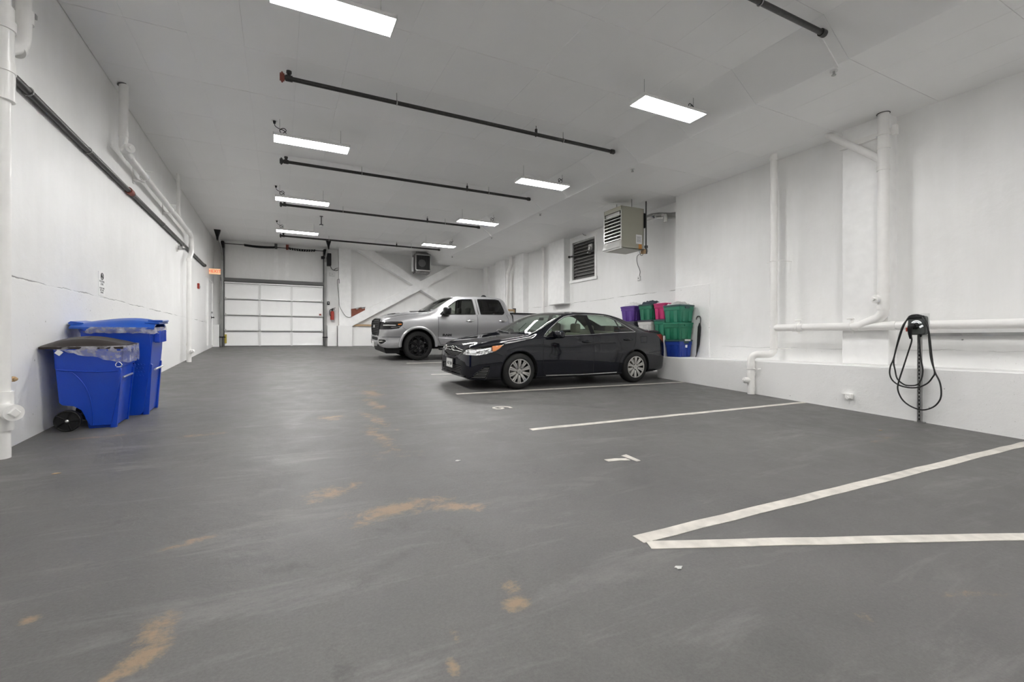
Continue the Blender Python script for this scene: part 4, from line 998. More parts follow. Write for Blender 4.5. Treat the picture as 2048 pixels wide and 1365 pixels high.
A_ = [(3.2, .04), (3.2, -.02), (3.24, -.17), (3.29, -.37), (3.34, -.58), (3.345, -.69), (3.3, -.81), (3.22, -.89), (3.12, -.93), (3.04, -.92), (2.95, -.86), (2.89, -.76), (2.88, -.64), (2.9, -.53), (2.95, -.42), (2.98, -.28), (3.0, -.08), (3.015, .1), (3.05, .24), (3.11, .32), (3.17, .335), (3.24, .31), (3.30, .17), (3.37, -.08), (3.41, -.27), (3.44, -.37), (3.445, -.48), (3.41, -.57), (3.33, -.63), (3.22, -.65), (3.12, -.63), (3.03, -.57), (2.975, -.49), (2.95, -.42), (2.99, -.25), (3.015, -.02), (3.03, .16), (3.07, .28), (3.13, .33)]
B_ = [(3.13, .33), (3.2, .33), (3.27, .27), (3.31, .16), (3.38, -.11), (3.415, -.30), (3.40, -.42), (3.37, -.54), (3.29, -.61), (3.22, -.62), (3.14, -.60), (3.10, -.52), (3.09, -.40), (3.11, -.26), (3.12, -.08), (3.128, .06)]
P = []
for i, (y, z) in enumerate(A_+B_[1:]):
    n = len(A_)+len(B_)-1; ph = i/n
    x = 7.61+.015*math.sin(i*.9)+.03*ph
    if z > .25: x = 7.648+.018*(i > 30)
    P.append((x, y, z))
mb = MB(o_); mb.tube(smooth_path(P, 4), .0095, 7); mb.build('charging_cable', 'cable', T, 60)
mb = MB(o_); mb.cyl((7.68, 3.128, .065), (7.68, 3.128, .035), .022, .012, n=12); mb.build('cable_gland', 'black', T, 50)

# ------------------------------------------------------------------ storage shelf and totes
o_ = (8.3, 8.9, .05)
T = thing('storage_shelf', 'long board shelf in the wall recess holding the back row of totes', 'shelf', o_)
mb = MB(o_); mb.box((7.93, 8.03, .045), (8.67, 9.75, .10)); mb.build('board', 'dsteel', T)
for y in (8.14, 8.9, 9.65):
    mb = MB(o_); mb.prism([(8.05, .045), (8.67, .045), (8.67, -.40), (8.63, -.40)], 'y', y, y+.03); mb.build('bracket', 'dsteel', T)
def tote(x0, x1, y0, y1, z0, z1, m, lid, label, name='storage_tote', ridge=True, tag_=None, group='plastic storage totes in the recess'):
    o_ = ((x0+x1)/2, (y0+y1)/2, z0)
    T = thing(name, label, 'tote', o_, group)
    cx, cy = o_[0], o_[1]; w, d, h = x1-x0, y1-y0, z1-z0
    mb = MB(o_); rings = []
    for z, s, r in ((z0, .84, .03), (z0+h*.02, .86, .03), (z0+h*.70, .95, .03), (z0+h*.705, .985, .03), (z0+h*.90, 1.0, .03)):
        rings.append([(p[0], p[1], z) for p in rounded(w*s, d*s, r, 3, cx, cy)])
    mb.loft(rings); mb.build('body', m, T, 35)
    if ridge:
        for k, (ax, f) in enumerate((('x', -.22), ('x', .22), ('y', -.2), ('y', .22))):
            for side in (-1, 1):
                mb = MB(o_)
                if ax == 'x': a = (x0+w*.06 if side < 0 else x1-w*.06); yy = cy+d*f; mb.prism([(a-side*.02, z0+.02), (a+side*.012, z0+h*.03), (a+side*.018, z0+h*.68), (a-side*.02, z0+h*.69)], 'y', yy-.05, yy+.05)
                else: a = (y0+d*.06 if side < 0 else y1-d*.06); xx = cx+w*f; mb.box((xx-.045, a-.018, z0+.02), (xx+.045, a+.018, z0+h*.68), .006)
                mb.build('rib', m, T)
    mb = MB(o_); rings = []
    for z, s in ((z1-h*.10, 1.02), (z1-h*.10+.002, 1.05), (z1-h*.03, 1.05), (z1-.004, 1.02), (z1, .94)):
        rings.append([(p[0], p[1], z) for p in rounded(w*s, d*s, .035, 3, cx, cy)])
    mb.loft(rings); mb.build('lid', lid, T, 35)
    for side in (-1, 1):
        mb = MB(o_); yy = y0-.012 if side < 0 else y1+.012
        mb.box((cx-.07, min(yy, yy-side*.02), z1-h*.22), (cx+.07, max(yy, yy-side*.02), z1-h*.10), .006); mb.build('handle', lid, T)
    if tag_:
        mb = MB(o_); mb.box((x0+w*.45, y0+.004, z0+h*.55), (x0+w*.60, y0+.014, z0+h*.88), rot=Matrix.Rotation(.1, 3, 'Y')); mb.build('price_label', 'label', T)
        mb = MB(o_); mb.box((x0+w*.35, y0-.02, z1-.03), (x0+w*.78, y0+.06, z1+.012), .004); mb.build('latch', 't_white', T)
    return T
tote(7.87, 8.27, 7.50, 7.95, -.385, .0, 't_blue', 't_lid', 'navy blue storage tote at the bottom of the nearest stack, with a white label', tag_=True)
tote(7.85, 8.27, 7.48, 7.97, .0, .385, 't_green2', 't_green', 'green storage tote in the middle of the nearest stack, on the navy blue one')
tote(7.85, 8.29, 7.47, 7.98, .385, .78, 't_green', 't_lid', 'green storage tote topmost of the nearest stack, under a grey cloth')
tote(7.98, 8.42, 8.04, 8.42, .10, .48, 't_green', 't_lid', 'green storage tote directly beneath the pink tote')
tote(7.98, 8.42, 8.04, 8.42, .48, .86, 't_pink', 't_pink', 'bright pink storage tote')
tote(7.98, 8.42, 8.50, 8.98, .10, .48, 't_white', 't_dark', 'white storage tote with a grey lid beneath the tilted green tote')
tote(7.98, 8.42, 8.48, 8.94, .48, .87, 't_green2', 't_lid', 'green storage tote with a black cloth on top, between the purple and pink totes')
tote(7.98, 8.42, 9.10, 9.62, .10, .47, 't_dark', 't_dark', 'charcoal storage tote beneath the purple tote')
tote(7.98, 8.42, 9.10, 9.62, .47, .86, 't_purple', 't_purple', 'bright purple storage tote, farthest of the top row')
def crumple(name, cx, cy, z, w, d, h, m, label, cat, seed, group=None):
    rnd = random.Random(seed); n = 9
    mb = MB((cx, cy, z)); V = []
    for i in range(n):
        for j in range(n):
            u, v = i/(n-1)*2-1, j/(n-1)*2-1
            e = max(0, 1-max(abs(u), abs(v))**3)
            V.append(mb.bm.verts.new((cx+u*w/2, cy+v*d/2, z+.003+e*(h*(.35+.65*rnd.random())))))
    for i in range(n-1):
        for j in range(n-1): mb.bm.faces.new((V[i*n+j], V[(i+1)*n+j], V[(i+1)*n+j+1], V[i*n+j+1]))
    border = [V[i*n] for i in range(n)] + [V[(n-1)*n+j] for j in range(1, n)] + [V[i*n+n-1] for i in range(n-2, -1, -1)] + [V[j] for j in range(n-2, 0, -1)]
    mb.bm.faces.new(border)
    o = mb.build(name, m, None, 80); return tag(o, label, cat, group)
crumple('plastic_bag', 8.18, 9.35, .86, .42, .46, .12, 'bag', 'crumpled white plastic bag on the purple tote', 'bag', 1)
crumple('dark_cloth', 8.18, 8.70, .87, .34, .40, .11, 'navy', 'black cloth heap on the green tote between purple and pink', 'cloth', 2)
crumple('grey_cloth', 8.06, 7.72, .78, .38, .44, .09, 'cloth', 'grey crumpled cloth on the topmost green tote', 'cloth', 3)
crumple('pink_bag', 8.18, 8.23, .86, .36, .30, .05, 'bag', 'white bag lying on the pink tote lid', 'bag', 4)
mb = MB((8.0, 8.0, -.385)); mb.box((7.90, 7.985, -.385), (8.12, 8.022, .09), .003)
tag(mb.build('white_panel', 'label'), 'upright white cardboard box between the navy tote and the sedan', 'box')
o_ = (8.30, 7.36, -.385)
T = thing('umbrella', 'furled dark umbrella with a curved handle leaning on the right wall by the totes', 'umbrella', o_)
mb = MB(o_); mb.tube(smooth_path([(8.27, 7.42, -.385), (8.29, 7.37, -.2), (8.32, 7.36, .2), (8.33, 7.34, .42), (8.33, 7.34, .48), (8.33, 7.37, .52), (8.33, 7.42, .52), (8.33, 7.45, .48), (8.33, 7.45, .45)], 4), .010, 8); mb.build('handle', 'dsteel', T, 60)
mb = MB(o_); mb.tube([(8.278, 7.405, -.33), (8.285, 7.39, -.25), (8.30, 7.375, -.1), (8.31, 7.365, .1), (8.32, 7.36, .28), (8.325, 7.355, .37)], [.008, .020, .030, .034, .036, .014], 10); mb.build('canopy', 'black', T, 60)

# wooden panel leaning behind the truck
o_ = (8.30, 16.3, .9)
T = thing('wood_frame', 'light wooden framed panel with a dark edge behind the pickup cab', 'frame', o_)
q = 16.35; h0 = fz(q)
mb = MB(o_); mb.box((7.93, q, h0), (8.30, q+.02, 1.20), .01); mb.build('panel', 'wood', T)
mb = MB(o_); mb.box((7.98, q-.006, .5), (8.24, q, 1.12), .01); mb.build('inset', 't_white', T)
mb = MB(o_); mb.box((8.30, q-.02, h0), (8.34, q+.04, 1.24), .006); mb.box((8.22, q-.02, 1.20), (8.34, q+.04, 1.24), .006); mb.build('edge_post', 'dsteel', T)

# ------------------------------------------------------------------ wheeled bins
def cart(name, label, loc, rz, D, W, Hh, lidh, m, lidm, big):
    """local frame: x from the hinge side (0) to the front (D), y across, z up"""
    T = thing(name, label, 'bin', (loc[0], loc[1], fz(loc[1])), 'wheeled refuse bins', rot=TILT @ Matrix.Rotation(rz, 3, 'Z'))
    wr = .108 if not big else .12
    if not big:
        prof = [(0.06, Hh), (.066, Hh*.76), (.068, Hh*.74), (.085, .30), (.11, .27), (.20, .255), (.26, .21), (.29, .13), (.30, .02), (.31, 0), (.51, 0), (.535, .02), (.585, Hh*.74), (.60, Hh*.76), (.625, Hh)]
    else:
        prof = [(0.04, Hh), (.055, Hh*.76), (.057, Hh*.74), (.09, .34), (.14, .30), (.21, .27), (.27, .20), (.29, .10), (.29, 0), (.62, 0), (.64, .02), (.70, Hh*.74), (.715, Hh)]
    def tap(v, y0):
        s = (.86+.14*min(1, v.z/Hh))
        if not big and v.z > Hh*.75: s = 1.02
        return (v.x, v.y*s, v.z)
    mb = MB((0, 0, 0)); vs = mb.prism(prof, 'y', -W/2, W/2)
    for v in vs: v.co = Vector(tap(v.co, 0))
    bmesh.ops.bevel(mb.bm, geom=[e for e in mb.bm.edges if abs(e.verts[0].co.y-e.verts[1].co.y) < .12 and e.verts[0].co.x > .3 and e.verts[1].co.x > .3], offset=.035, segments=3, affect='EDGES')
    mb.build('body', m, T, 30)
    for s in (-1, 1):
        # swept crease on the flank
        mb = MB((0, 0, 0))
        yy = lambda z: s*(W/2*(.86+.14*min(1, z/Hh))+.0005)
        pts = [(.10, Hh*.73), (.2, Hh*.70), (.29, Hh*.55), (.335, Hh*.38), (.35, Hh*.2), (.352, .04)] if not big else []
        bnd = [(.075, Hh*.742), (.15, Hh*.732), (.30, Hh*.715), (.45, Hh*.708), (.575, Hh*.715)] if not big else []
        if bnd: mb.tube([(x, yy(z)+s*.004, z) for x, z in smooth2(bnd)], .007, 5); mb.build('crease', m, T, 60); mb = MB((0, 0, 0))
        if pts: mb.tube([(x, yy(z), z) for x, z in smooth2(pts)], .005, 5); mb.build('crease', m, T, 60)
        mb = MB((0, 0, 0)); mb.cyl((.165, s*W*.47, wr+.005), (.165, s*(W*.47+.055), wr+.005), wr, n=28)
        wb = mb.build('wheel', 'black', T, 40)
        mb = MB((0, 0, 0)); mb.tube([(.165+(wr-.006)*math.cos(a*PI/14), s*(W*.47+.052), wr+.005+(wr-.006)*math.sin(a*PI/14)) for a in range(28)], .009, 6, closed=True); mb.build('tyre_rim', 'rubber', wb, 60)
        for k in range(5):
            a = k*2*PI/5; mb = MB((0, 0, 0)); mb.cyl((.165+.03*math.cos(a), s*(W*.47+.056), wr+.005+.03*math.sin(a)), (.165+.10*math.cos(a), s*(W*.47+.056), wr+.005+.10*math.sin(a)), .008, n=5); mb.build('spoke', 'gloss_black', wb)
        mb = MB((0, 0, 0)); mb.sph((.165, s*(W*.47+.06), wr+.005), .017, (1, .6, 1)); mb.build('axle_cap', 'alu', wb, 60)
    mb = MB((0, 0, 0)); mb.cyl((.165, -W*.47, wr+.005), (.165, W*.47, wr+.005), .012, n=8); mb.build('axle', 'steel', T)
    # rim
    mb = MB((0, 0, 0)); x0, x1 = prof[0][0], prof[-1][0]
    P = rounded(x1-x0+.03, W*1.02+.03, .06, 4, (x0+x1)/2, 0); Q = rounded(x1-x0-.02, W*1.02-.02, .05, 4, (x0+x1)/2, 0)
    mb.loft([[(p[0], p[1], Hh-.03) for p in P], [(p[0], p[1], Hh) for p in P], [(p[0], p[1], Hh+.001) for p in Q]]); mb.build('rim', m, T, 30)
    # hinge side handle
    mb = MB((0, 0, 0))
    if big:
        mb.prism([(.06, Hh-.13), (-.015, Hh+.02), (-.07, Hh+.035), (-.085, Hh+.055), (-.06, Hh+.075), (.05, Hh+.06), (.10, Hh-.02)], 'y', -W*.40, W*.40); 
    else:
        mb.prism([(.08, Hh-.05), (.04, Hh-.02), (-.02, Hh-.02), (-.04, Hh+.005), (-.02, Hh+.02), (.08, Hh+.01)], 'y', -W*.42, W*.42)
    mb.build('handle', m if not big else lidm, T, 40)
    # front grab with catch bar
    for s in ((-1,) if False else (0,)):
        mb = MB((0, 0, 0))
        fx = .592 if not big else .715
        FP = [(.49, .0), (.545, .0), (.60, Hh*.70), (.55, Hh*.73)] if not big else [(.60, .0), (.658, .0), (.70, Hh*.58), (.65, Hh*.62)]
        for a_, b_ in ((-W*.48, -W*.40), (W*.40, W*.48)):
            vs = mb.prism(FP, 'y', a_, b_)
            for v in vs: v.co = Vector(tap(v.co, 0))
        mb.build_split('fin', m, T)
        mb = MB((0, 0, 0)); z = Hh*.62 if not big else Hh*.52
        mb.cyl((fx+.0, -W*.33, z), (fx+.0, W*.33, z), .013, n=8); mb.build('catch_bar', 'alu', T, 50)
    # lid
    mb = MB((0, 0, 0)); n = 13; A = []
    for i in range(n):
        t = i/(n-1); x = -.05+t*(D+.02)
        zc = Hh+lidh*(.35+.65*math.sin(PI*min(1, t*1.0)**.9)) if not big else Hh+.045+.05*math.sin(PI*t)*t+(.03*t)
        row = []
        for j in range(13):
            v = j/12*2-1; e = max(0, 1-abs(v)**4)
            ridge = .030*math.sin(v*PI*2.5)**2*e*(math.sin(PI*t)**.5 if 0 < t < 1 else 0)
            row.append(mb.bm.verts.new((x, v*W*.54, Hh+.012+(zc-Hh-.012)*e+ridge)))
        A.append(row)
    for i in range(n-1):
        for j in range(12): mb.bm.faces.new((A[i][j], A[i+1][j], A[i+1][j+1], A[i][j+1]))
    ext = bmesh.ops.extrude_face_region(mb.bm, geom=list(mb.bm.faces))
    for g in ext['geom']:
        if isinstance(g, bmesh.types.BMVert): g.co.z -= .022
    L_ = mb.build('lid', lidm, T, 50)
    if big:
        mb = MB((0, 0, 0)); x = D-.02
        mb.box((x-.10, -W*.3, Hh+.075), (x+.05, W*.3, Hh+.10), .006); mb.box((x-.12, -W*.42, Hh+.05), (x+.03, W*.42, Hh+.075), .006); mb.build('lid_grip', lidm, T)
        for k in range(6):
            mb = MB((0, 0, 0)); y = -W*.30+k*W*.12
            mb.box((.715, y-.012, Hh*.83), (.765, y+.012, Hh*.97), .004); mb.build('grip_rib', m, T)
        mb = MB((0, 0, 0)); mb.box((.70, -W*.33, Hh*.84), (.755, W*.33, Hh*.96), .008); mb.build('grip_block', m, T)
        for r_ in range(4):
            for c_ in range(4):
                mb = MB((0, 0, 0)); x = .52+.03*c_+(.015 if r_ % 2 else 0); z = Hh*.46+.045*r_
                s_ = W/2*(.86+.14*z/Hh)
                mb.sph((x, -s_, z), .010, (1, .4, .8), 8, 5); mb.build('bump', m, T, 60)
    return T
def smooth2(P):
    return [(v.x, v.y) for v in smooth_path([(a, b, 0) for a, b in P], 4)]
b1 = cart('wheeled_bin', 'smaller blue wheeled bin with a dark brown domed lid, nearest on the left', (-2.135, 6.695), 0, .655, .56, .87, .085, 'bin_blue', 'brown_lid', False)
b2 = cart('wheeled_bin', 'taller blue wheeled bin with a blue lid, behind the brown-lidded one', (-2.10, 7.375), 0, .765, .60, 1.06, .08, 'bin_blue', 'bin_lid', True)
def liner(T, x0, x1, W, zlo, zhi, seed):
    rnd = random.Random(seed); P = rounded(x1-x0, W, .07, 6, (x0+x1)/2, 0); n = 60
    # resample
    L_ = [0]
    for i in range(len(P)): L_.append(L_[-1]+math.dist(P[i], P[(i+1) % len(P)]))
    pts = []
    for k in range(n):
        d = L_[-1]*k/n; i = max(j for j in range(len(P)) if L_[j] <= d); t = (d-L_[i])/max(1e-6, L_[i+1]-L_[i])
        a, b = P[i], P[(i+1) % len(P)]; pts.append((a[0]+(b[0]-a[0])*t, a[1]+(b[1]-a[1])*t))
    mb = MB((0, 0, 0)); R = []
    for q in range(5):
        t = q/4; row = []
        for (x, y) in pts:
            u = (x-x0)/(x1-x0); z = zlo(u)+(zhi(u)-zlo(u))*t
            o = .006+.014*rnd.random()*(1-t*.4)
            cx = (x0+x1)/2; d = math.hypot(x-cx, y) or 1
            row.append((x+(x-cx)/d*o, y+y/d*o, z+rnd.uniform(-.008, .008)*(q == 0)))
        R.append(row)
    mb.loft(R, cap=False)
    o = mb.build('bag_liner', 'film', T, 60, fixn=False); return o
liner(b1, .04, .645, .585, lambda u: .865-.16*u, lambda u: .885+.01*u, 3)
liner(b2, .06, .745, .635, lambda u: 1.0, lambda u: 1.075, 5)
mb = MB((0, 0, 0)); mb.box((.08, -.302, .80), (.13, -.292, .85), .002, rot=Matrix.Rotation(.7, 3, 'Y')); mb.build('label', 'label', b1)
# recycling mark on the small bin
mb = MB((0, 0, 0))
for k in range(3):
    a = k*2*PI/3+.5
    c0 = Vector((.585, -.292, .69)); u = Vector((math.cos(a), 0, math.sin(a))); w_ = Vector((-math.sin(a), 0, math.cos(a)))
    p = [c0+u*.024-w_*.018, c0+u*.024+w_*.012, c0+u*.012+w_*.026]
    mb.tube(p, .0045, 5)
mb.build('recycling_mark', 'label', b1)

# small litter on the floor
rnd = random.Random(11)
for i, (x, y, m_, lab) in enumerate([(1.42, 3.93, 't_white', 'tiny pale scrap of paper on the floor left of bay seven'), (1.86, 1.78, 't_white', 'tiny white chip on the floor in the foreground'), (6.65, 3.11, 'wood', 'small dry yellow leaf on the floor by the charger post'),
                                       (-1.55, 4.80, 'wood', 'small ochre leaf on the floor near the left wall')]):
    mb = MB((x, y, fz(y))); a = rnd.random()*3
    P = [(x+.022*math.cos(a+t)*(1+.4*math.sin(3*t)), y+.014*math.sin(a+t)*(1+.3*math.cos(2*t))) for t in [k*2*PI/8 for k in range(8)]]
    mb.prism(P, 'z', fz(y)+.001, fz(y)+.004)
    tag(mb.build('floor_scrap', m_), lab, 'scrap')

# ================================================================== VEHICLES
def pchip(xs, ys, x):
    xs, ys = np.array(xs, float), np.array(ys, float)
    h = np.diff(xs); d = np.diff(ys)/h; m = np.zeros(len(xs))
    m[0], m[-1] = d[0], d[-1]
    for i in range(1, len(xs)-1):
        if d[i-1]*d[i] > 0:
            w1, w2 = 2*h[i]+h[i-1], h[i]+2*h[i-1]; m[i] = (w1+w2)/(w1/d[i-1]+w2/d[i])
    k = int(np.clip(np.searchsorted(xs, x)-1, 0, len(h)-1)); t = (x-xs[k])/h[k]
    return float((2*t**3-3*t*t+1)*ys[k]+(t**3-2*t*t+t)*h[k]*m[k]+(-2*t**3+3*t*t)*ys[k+1]+(t**3-t*t)*h[k]*m[k+1])
def catmull(P, k):
    out = []
    for i in range(len(P)-1):
        a, b, c, d = P[max(0, i-1)], P[i], P[i+1], P[min(len(P)-1, i+2)]
        for j in range(k):
            t = j/k
            out.append(tuple(.5*((2*b[q])+(c[q]-a[q])*t+(2*a[q]-5*b[q]+4*c[q]-d[q])*t*t+(3*b[q]-a[q]-3*c[q]+d[q])*t**3) for q in (0, 1)))
    out.append(P[-1]); return out
def half_shell(table, stations, ringfn, k=4, caps=(True, True)):
    """near half (y <= 0) of a body shell lofted through cross sections"""
    bm = bmesh.new(); lay = bm.faces.layers.int.new('tag'); rows = []
    cols = list(zip(*table))
    for x in stations:
        v = [pchip(cols[0], c, x) for c in cols[1:]]
        ring = catmull(ringfn(x, *v), k)
        rows.append([bm.verts.new((x, -max(0, y), z)) for y, z in ring])
    for A, B in zip(rows, rows[1:]):
        for j in range(len(A)-1):
            bm.faces.new((A[j], B[j], B[j+1], A[j+1]))
    for c, r in zip(caps, (rows[0], rows[-1][::-1])):
        if c: bm.faces.new(r)
    return bm
def cut(bm, poly, plane, tagv, cond, over=True):
    ax = {'xz': (0, 2), 'yz': (1, 2), 'xy': (0, 1)}[plane]; lay = bm.faces.layers.int['tag']
    for i in range(len(poly)):
        p, q = poly[i], poly[(i+1) % len(poly)]
        lo = [min(p[k], q[k])-.004 for k in (0, 1)]; hi = [max(p[k], q[k])+.004 for k in (0, 1)]
        F = []
        for f in bm.faces:
            cs = [(v.co[ax[0]], v.co[ax[1]]) for v in f.verts]
            if max(c[0] for c in cs) < lo[0] or min(c[0] for c in cs) > hi[0] or max(c[1] for c in cs) < lo[1] or min(c[1] for c in cs) > hi[1]: continue
            if cond(f.calc_center_median(), f.normal): F.append(f)
        if not F: continue
        d = (q[0]-p[0], q[1]-p[1]); n = Vector((0, 0, 0)); n[ax[0]] = -d[1]; n[ax[1]] = d[0]
        co = Vector((0, 0, 0)); co[ax[0]] = p[0]; co[ax[1]] = p[1]
        if n.length < 1e-9: continue
        geom = set(F)
        for f in F: geom.update(f.edges); geom.update(f.verts)
        bmesh.ops.bisect_plane(bm, geom=list(geom), plane_co=co, plane_no=n.normalized(), dist=1e-5)
    bm.normal_update()
    def inside(a, b):
        r = False; j = len(poly)-1
        for i in range(len(poly)):
            xi, yi = poly[i]; xj, yj = poly[j]
            if (yi > b) != (yj > b) and a < (xj-xi)*(b-yi)/(yj-yi)+xi: r = not r
            j = i
        return r
    for f in bm.faces:
        c = f.calc_center_median()
        if (over or f[lay] == 0) and cond(c, f.normal) and inside(c[ax[0]], c[ax[1]]): f[lay] = tagv
def extract(bm, tags, name, m, parent, mirror='both', smooth=35, thick=0.0, offs=0.0):
    """mirror: 'center' joins both halves into one object, 'both' gives one object a side"""
    lay = bm.faces.layers.int['tag']; outs = []
    sides = [(-1, 1)] if mirror == 'center' else [(-1,), (1,)]
    for sd in sides:
        b = bmesh.new()
        for s in sd:
            mp = {}
            for f in bm.faces:
                if f[lay] not in tags: continue
                vs = []
                for v in f.verts:
                    if v not in mp: mp[v] = b.verts.new((v.co.x, v.co.y*(1 if s < 0 else -1), v.co.z))
                    vs.append(mp[v])
                if s > 0: vs = vs[::-1]
                try: b.faces.new(vs)
                except ValueError: pass
        if not b.faces: b.free(); continue
        if mirror == 'center': bmesh.ops.remove_doubles(b, verts=b.verts, dist=1e-4)
        if offs:
            b.normal_update()
            for v in b.verts: v.co += v.normal*offs
        if thick:
            r = bmesh.ops.solidify(b, geom=list(b.faces), thickness=thick)
        me = bpy.data.meshes.new(name); b.to_mesh(me); b.free()
        me.materials.append(M[m]); me.polygons.foreach_set('use_smooth', [True]*len(me.polygons)); me.set_sharp_from_angle(angle=math.radians(smooth))
        o = bpy.data.objects.new(name, me); COL.objects.link(o); o.parent = parent; outs.append(o)
    return outs
def surf_path(bvh, pts, plane, off=.002, side=-1, step=.03, closed=False):
    """lay a path given in a side/front/top view onto the body surface"""
    out = []; P = list(pts)+([pts[0]] if closed else [])
    for a, b in zip(P, P[1:]):
        n = max(1, int(math.dist(a, b)/step))
        for i in range(n): out.append((a[0]+(b[0]-a[0])*i/n, a[1]+(b[1]-a[1])*i/n))
    if not closed: out.append(P[-1])
    res = []
    for a, b in out:
        if plane == 'xz': o, d = Vector((a, side*3, b)), Vector((0, -side, 0))
        elif plane == 'yz': o, d = Vector((-3, a, b)), Vector((1, 0, 0))
        elif plane == 'yzr': o, d = Vector((9, a, b)), Vector((-1, 0, 0))
        else: o, d = Vector((a, b, 4)), Vector((0, 0, -1))
        h = bvh.ray_cast(o, d)
        if h[0] is not None: res.append(h[0]+(h[1] if h[1].dot(d) < 0 else -h[1])*off)
    return res
def seam(bvh, pts, plane, parent, name='seam', m='well', r=.0035, side=-1, closed=False, off=.0, both=True):
    for s in ((-1, 1) if both else (side,)):
        q = pts if plane == 'xz' else [(a, b*s) if plane == 'xy' else (a*s, b) for a, b in pts]
        P = surf_path(bvh, q, plane, off, s, closed=closed)
        if len(P) < 2: continue
        mb = MB(); mb.tube(P, r, 5, closed=closed); mb.build(name, m, parent, 60)
def wheel(parent, x, y, r, rr, w, side, kind):
    """name part 'wheel' is the tyre; hubcap, disc and nuts are its pieces. side -1 faces the camera side"""
    s = side; z = r; mb = MB(); n = 48
    prof = [(rr-.01, -w/2+.02), (rr+.005, -w/2), (rr+.02, -w/2-.004), (r-.035, -w/2), (r-.012, -w/2+.018), (r, -w/2+.045), (r, w/2-.045), (r-.012, w/2-.018), (r-.035, w/2), (rr, w/2), (rr-.01, w/2-.02)]
    mb.loft([[(x+p[0]*math.cos(a*2*PI/n), y+s*-p[1], z+p[0]*math.sin(a*2*PI/n)) for p in prof] for a in range(n)]+[[(x+p[0], y+s*-p[1], z) for p in prof]], cap=False)
    bmesh.ops.remove_doubles(mb.bm, verts=mb.bm.verts, dist=1e-5)
    T = mb.build('wheel', 'rubber', parent, 50)
    yo = y+s*(w/2)          # outer face
    mb = MB()
    A = [(rr, .0), (rr-.004, -.012), (rr-.02, -.03), (rr-.025, -.12), (0.02, -.12)]
    mb.loft([[(x+p[0]*math.cos(a*2*PI/n), yo+s*p[1], z+p[0]*math.sin(a*2*PI/n)) for p in A] for a in range(n)]+[[(x+p[0], yo+s*p[1], z) for p in A]], cap=False, closed=False)
    bmesh.ops.remove_doubles(mb.bm, verts=mb.bm.verts, dist=1e-5)
    mb.build('rim_barrel', 'gloss_black' if kind == 'truck' else 'well', T, 50)
    mb = MB(); mb.cyl((x, yo-s*.10, z), (x, yo-s*.085, z), rr*.66, n=28); mb.build('brake_disc', 'disc' if kind == 'sedan' else 'dark_disc', T, 50)
    fm = 'gloss_black' if kind == 'truck' else 'alloy'
    mb = MB()
    mb.loft([[(x+p[0]*math.cos(a*2*PI/n), yo+s*p[1], z+p[0]*math.sin(a*2*PI/n)) for p in ((rr+.004, -.004), (rr+.002, .006), (rr-.012, .006), (rr-.016, -.012))] for a in range(n+1)], cap=False)
    bmesh.ops.remove_doubles(mb.bm, verts=mb.bm.verts, dist=1e-5); mb.build('rim_lip', fm, T, 50)
    def spoke(mb, a, w0, w1, d, r0=.035, bow=.012, deep=-.035):
        c, sn = math.cos(a), math.sin(a); rings = []
        for t in (0, .35, .7, 1):
            rad = r0+(rr-.006-r0)*t; ww = w0+(w1-w0)*t; yy = deep*(1-t)*.6-.006+bow*math.sin(PI*t)
            cx, cz = x+rad*c-sn*d*t, z+rad*sn+c*d*t
            rings.append([(cx-sn*ww, yo+s*(yy-.016), cz+c*ww), (cx-sn*ww*.7, yo+s*yy, cz+c*ww*.7), (cx+sn*ww*.7, yo+s*yy, cz-c*ww*.7), (cx+sn*ww, yo+s*(yy-.016), cz-c*ww)])
        mb.loft(rings)
    if kind == 'sedan':
        for k in range(10):
            a = k*2*PI/10+PI/2
            mb = MB(); spoke(mb, a-.115, .013, .0195, .004); spoke(mb, a+.115, .013, .0195, -.004); mb.build('spoke', fm, T, 40)
        mb = MB(); mb.cyl((x, yo-s*.03, z), (x, yo-s*.008, z), .055, .045, n=24); mb.build('hub', fm, T, 40)
        for k in range(5):
            a = k*2*PI/5+PI/2+.6; mb = MB(); mb.cyl((x+.058*math.cos(a), yo-s*.03, z+.058*math.sin(a)), (x+.058*math.cos(a), yo-s*.006, z+.058*math.sin(a)), .010, n=8); mb.build('lug_nut', 'dsteel', T)
        mb = MB(); mb.tube([(x+.019*math.cos(a*PI/10), yo-s*.006, z+.013*math.sin(a*PI/10)) for a in range(20)], .002, 5, closed=True); mb.tube([(x+.008*math.cos(a*PI/10), yo-s*.006, z+.013*math.sin(a*PI/10)) for a in range(20)], .002, 5, closed=True); mb.build('centre_emblem', 'chrome', T)
    else:
        for k in range(6):
            a = k*PI/3+PI/2
            mb = MB(); spoke(mb, a, .034, .042, 0, bow=.016); mb.build('spoke', fm, T, 40)
            for q in (-1, 1):
                mb = MB(); ab = a+q*.19
                P = [(x+.20*rr/.3*math.cos(a+q*.03), yo-s*.012, z+.20*rr/.3*math.sin(a+q*.03)), (x+.245*rr/.3*math.cos(ab), yo-s*.006, z+.245*rr/.3*math.sin(ab)), (x+(rr-.01)*math.cos(a+q*.40), yo-s*.004, z+(rr-.01)*math.sin(a+q*.40))]
                mb.tube(P, .015, 6); mb.build('spoke_brace', fm, T, 60)
        mb = MB(); mb.cyl((x, yo-s*.04, z), (x, yo-s*.002, z), .062, .048, n=24); mb.build('hub', fm, T, 40)
        for k in range(6):
            a = k*PI/3; mb = MB(); mb.cyl((x+.072*math.cos(a), yo-s*.04, z+.072*math.sin(a)), (x+.072*math.cos(a), yo+s*.002, z+.072*math.sin(a)), .011, n=8); mb.build('lug_nut', 'chrome', T)
    return T
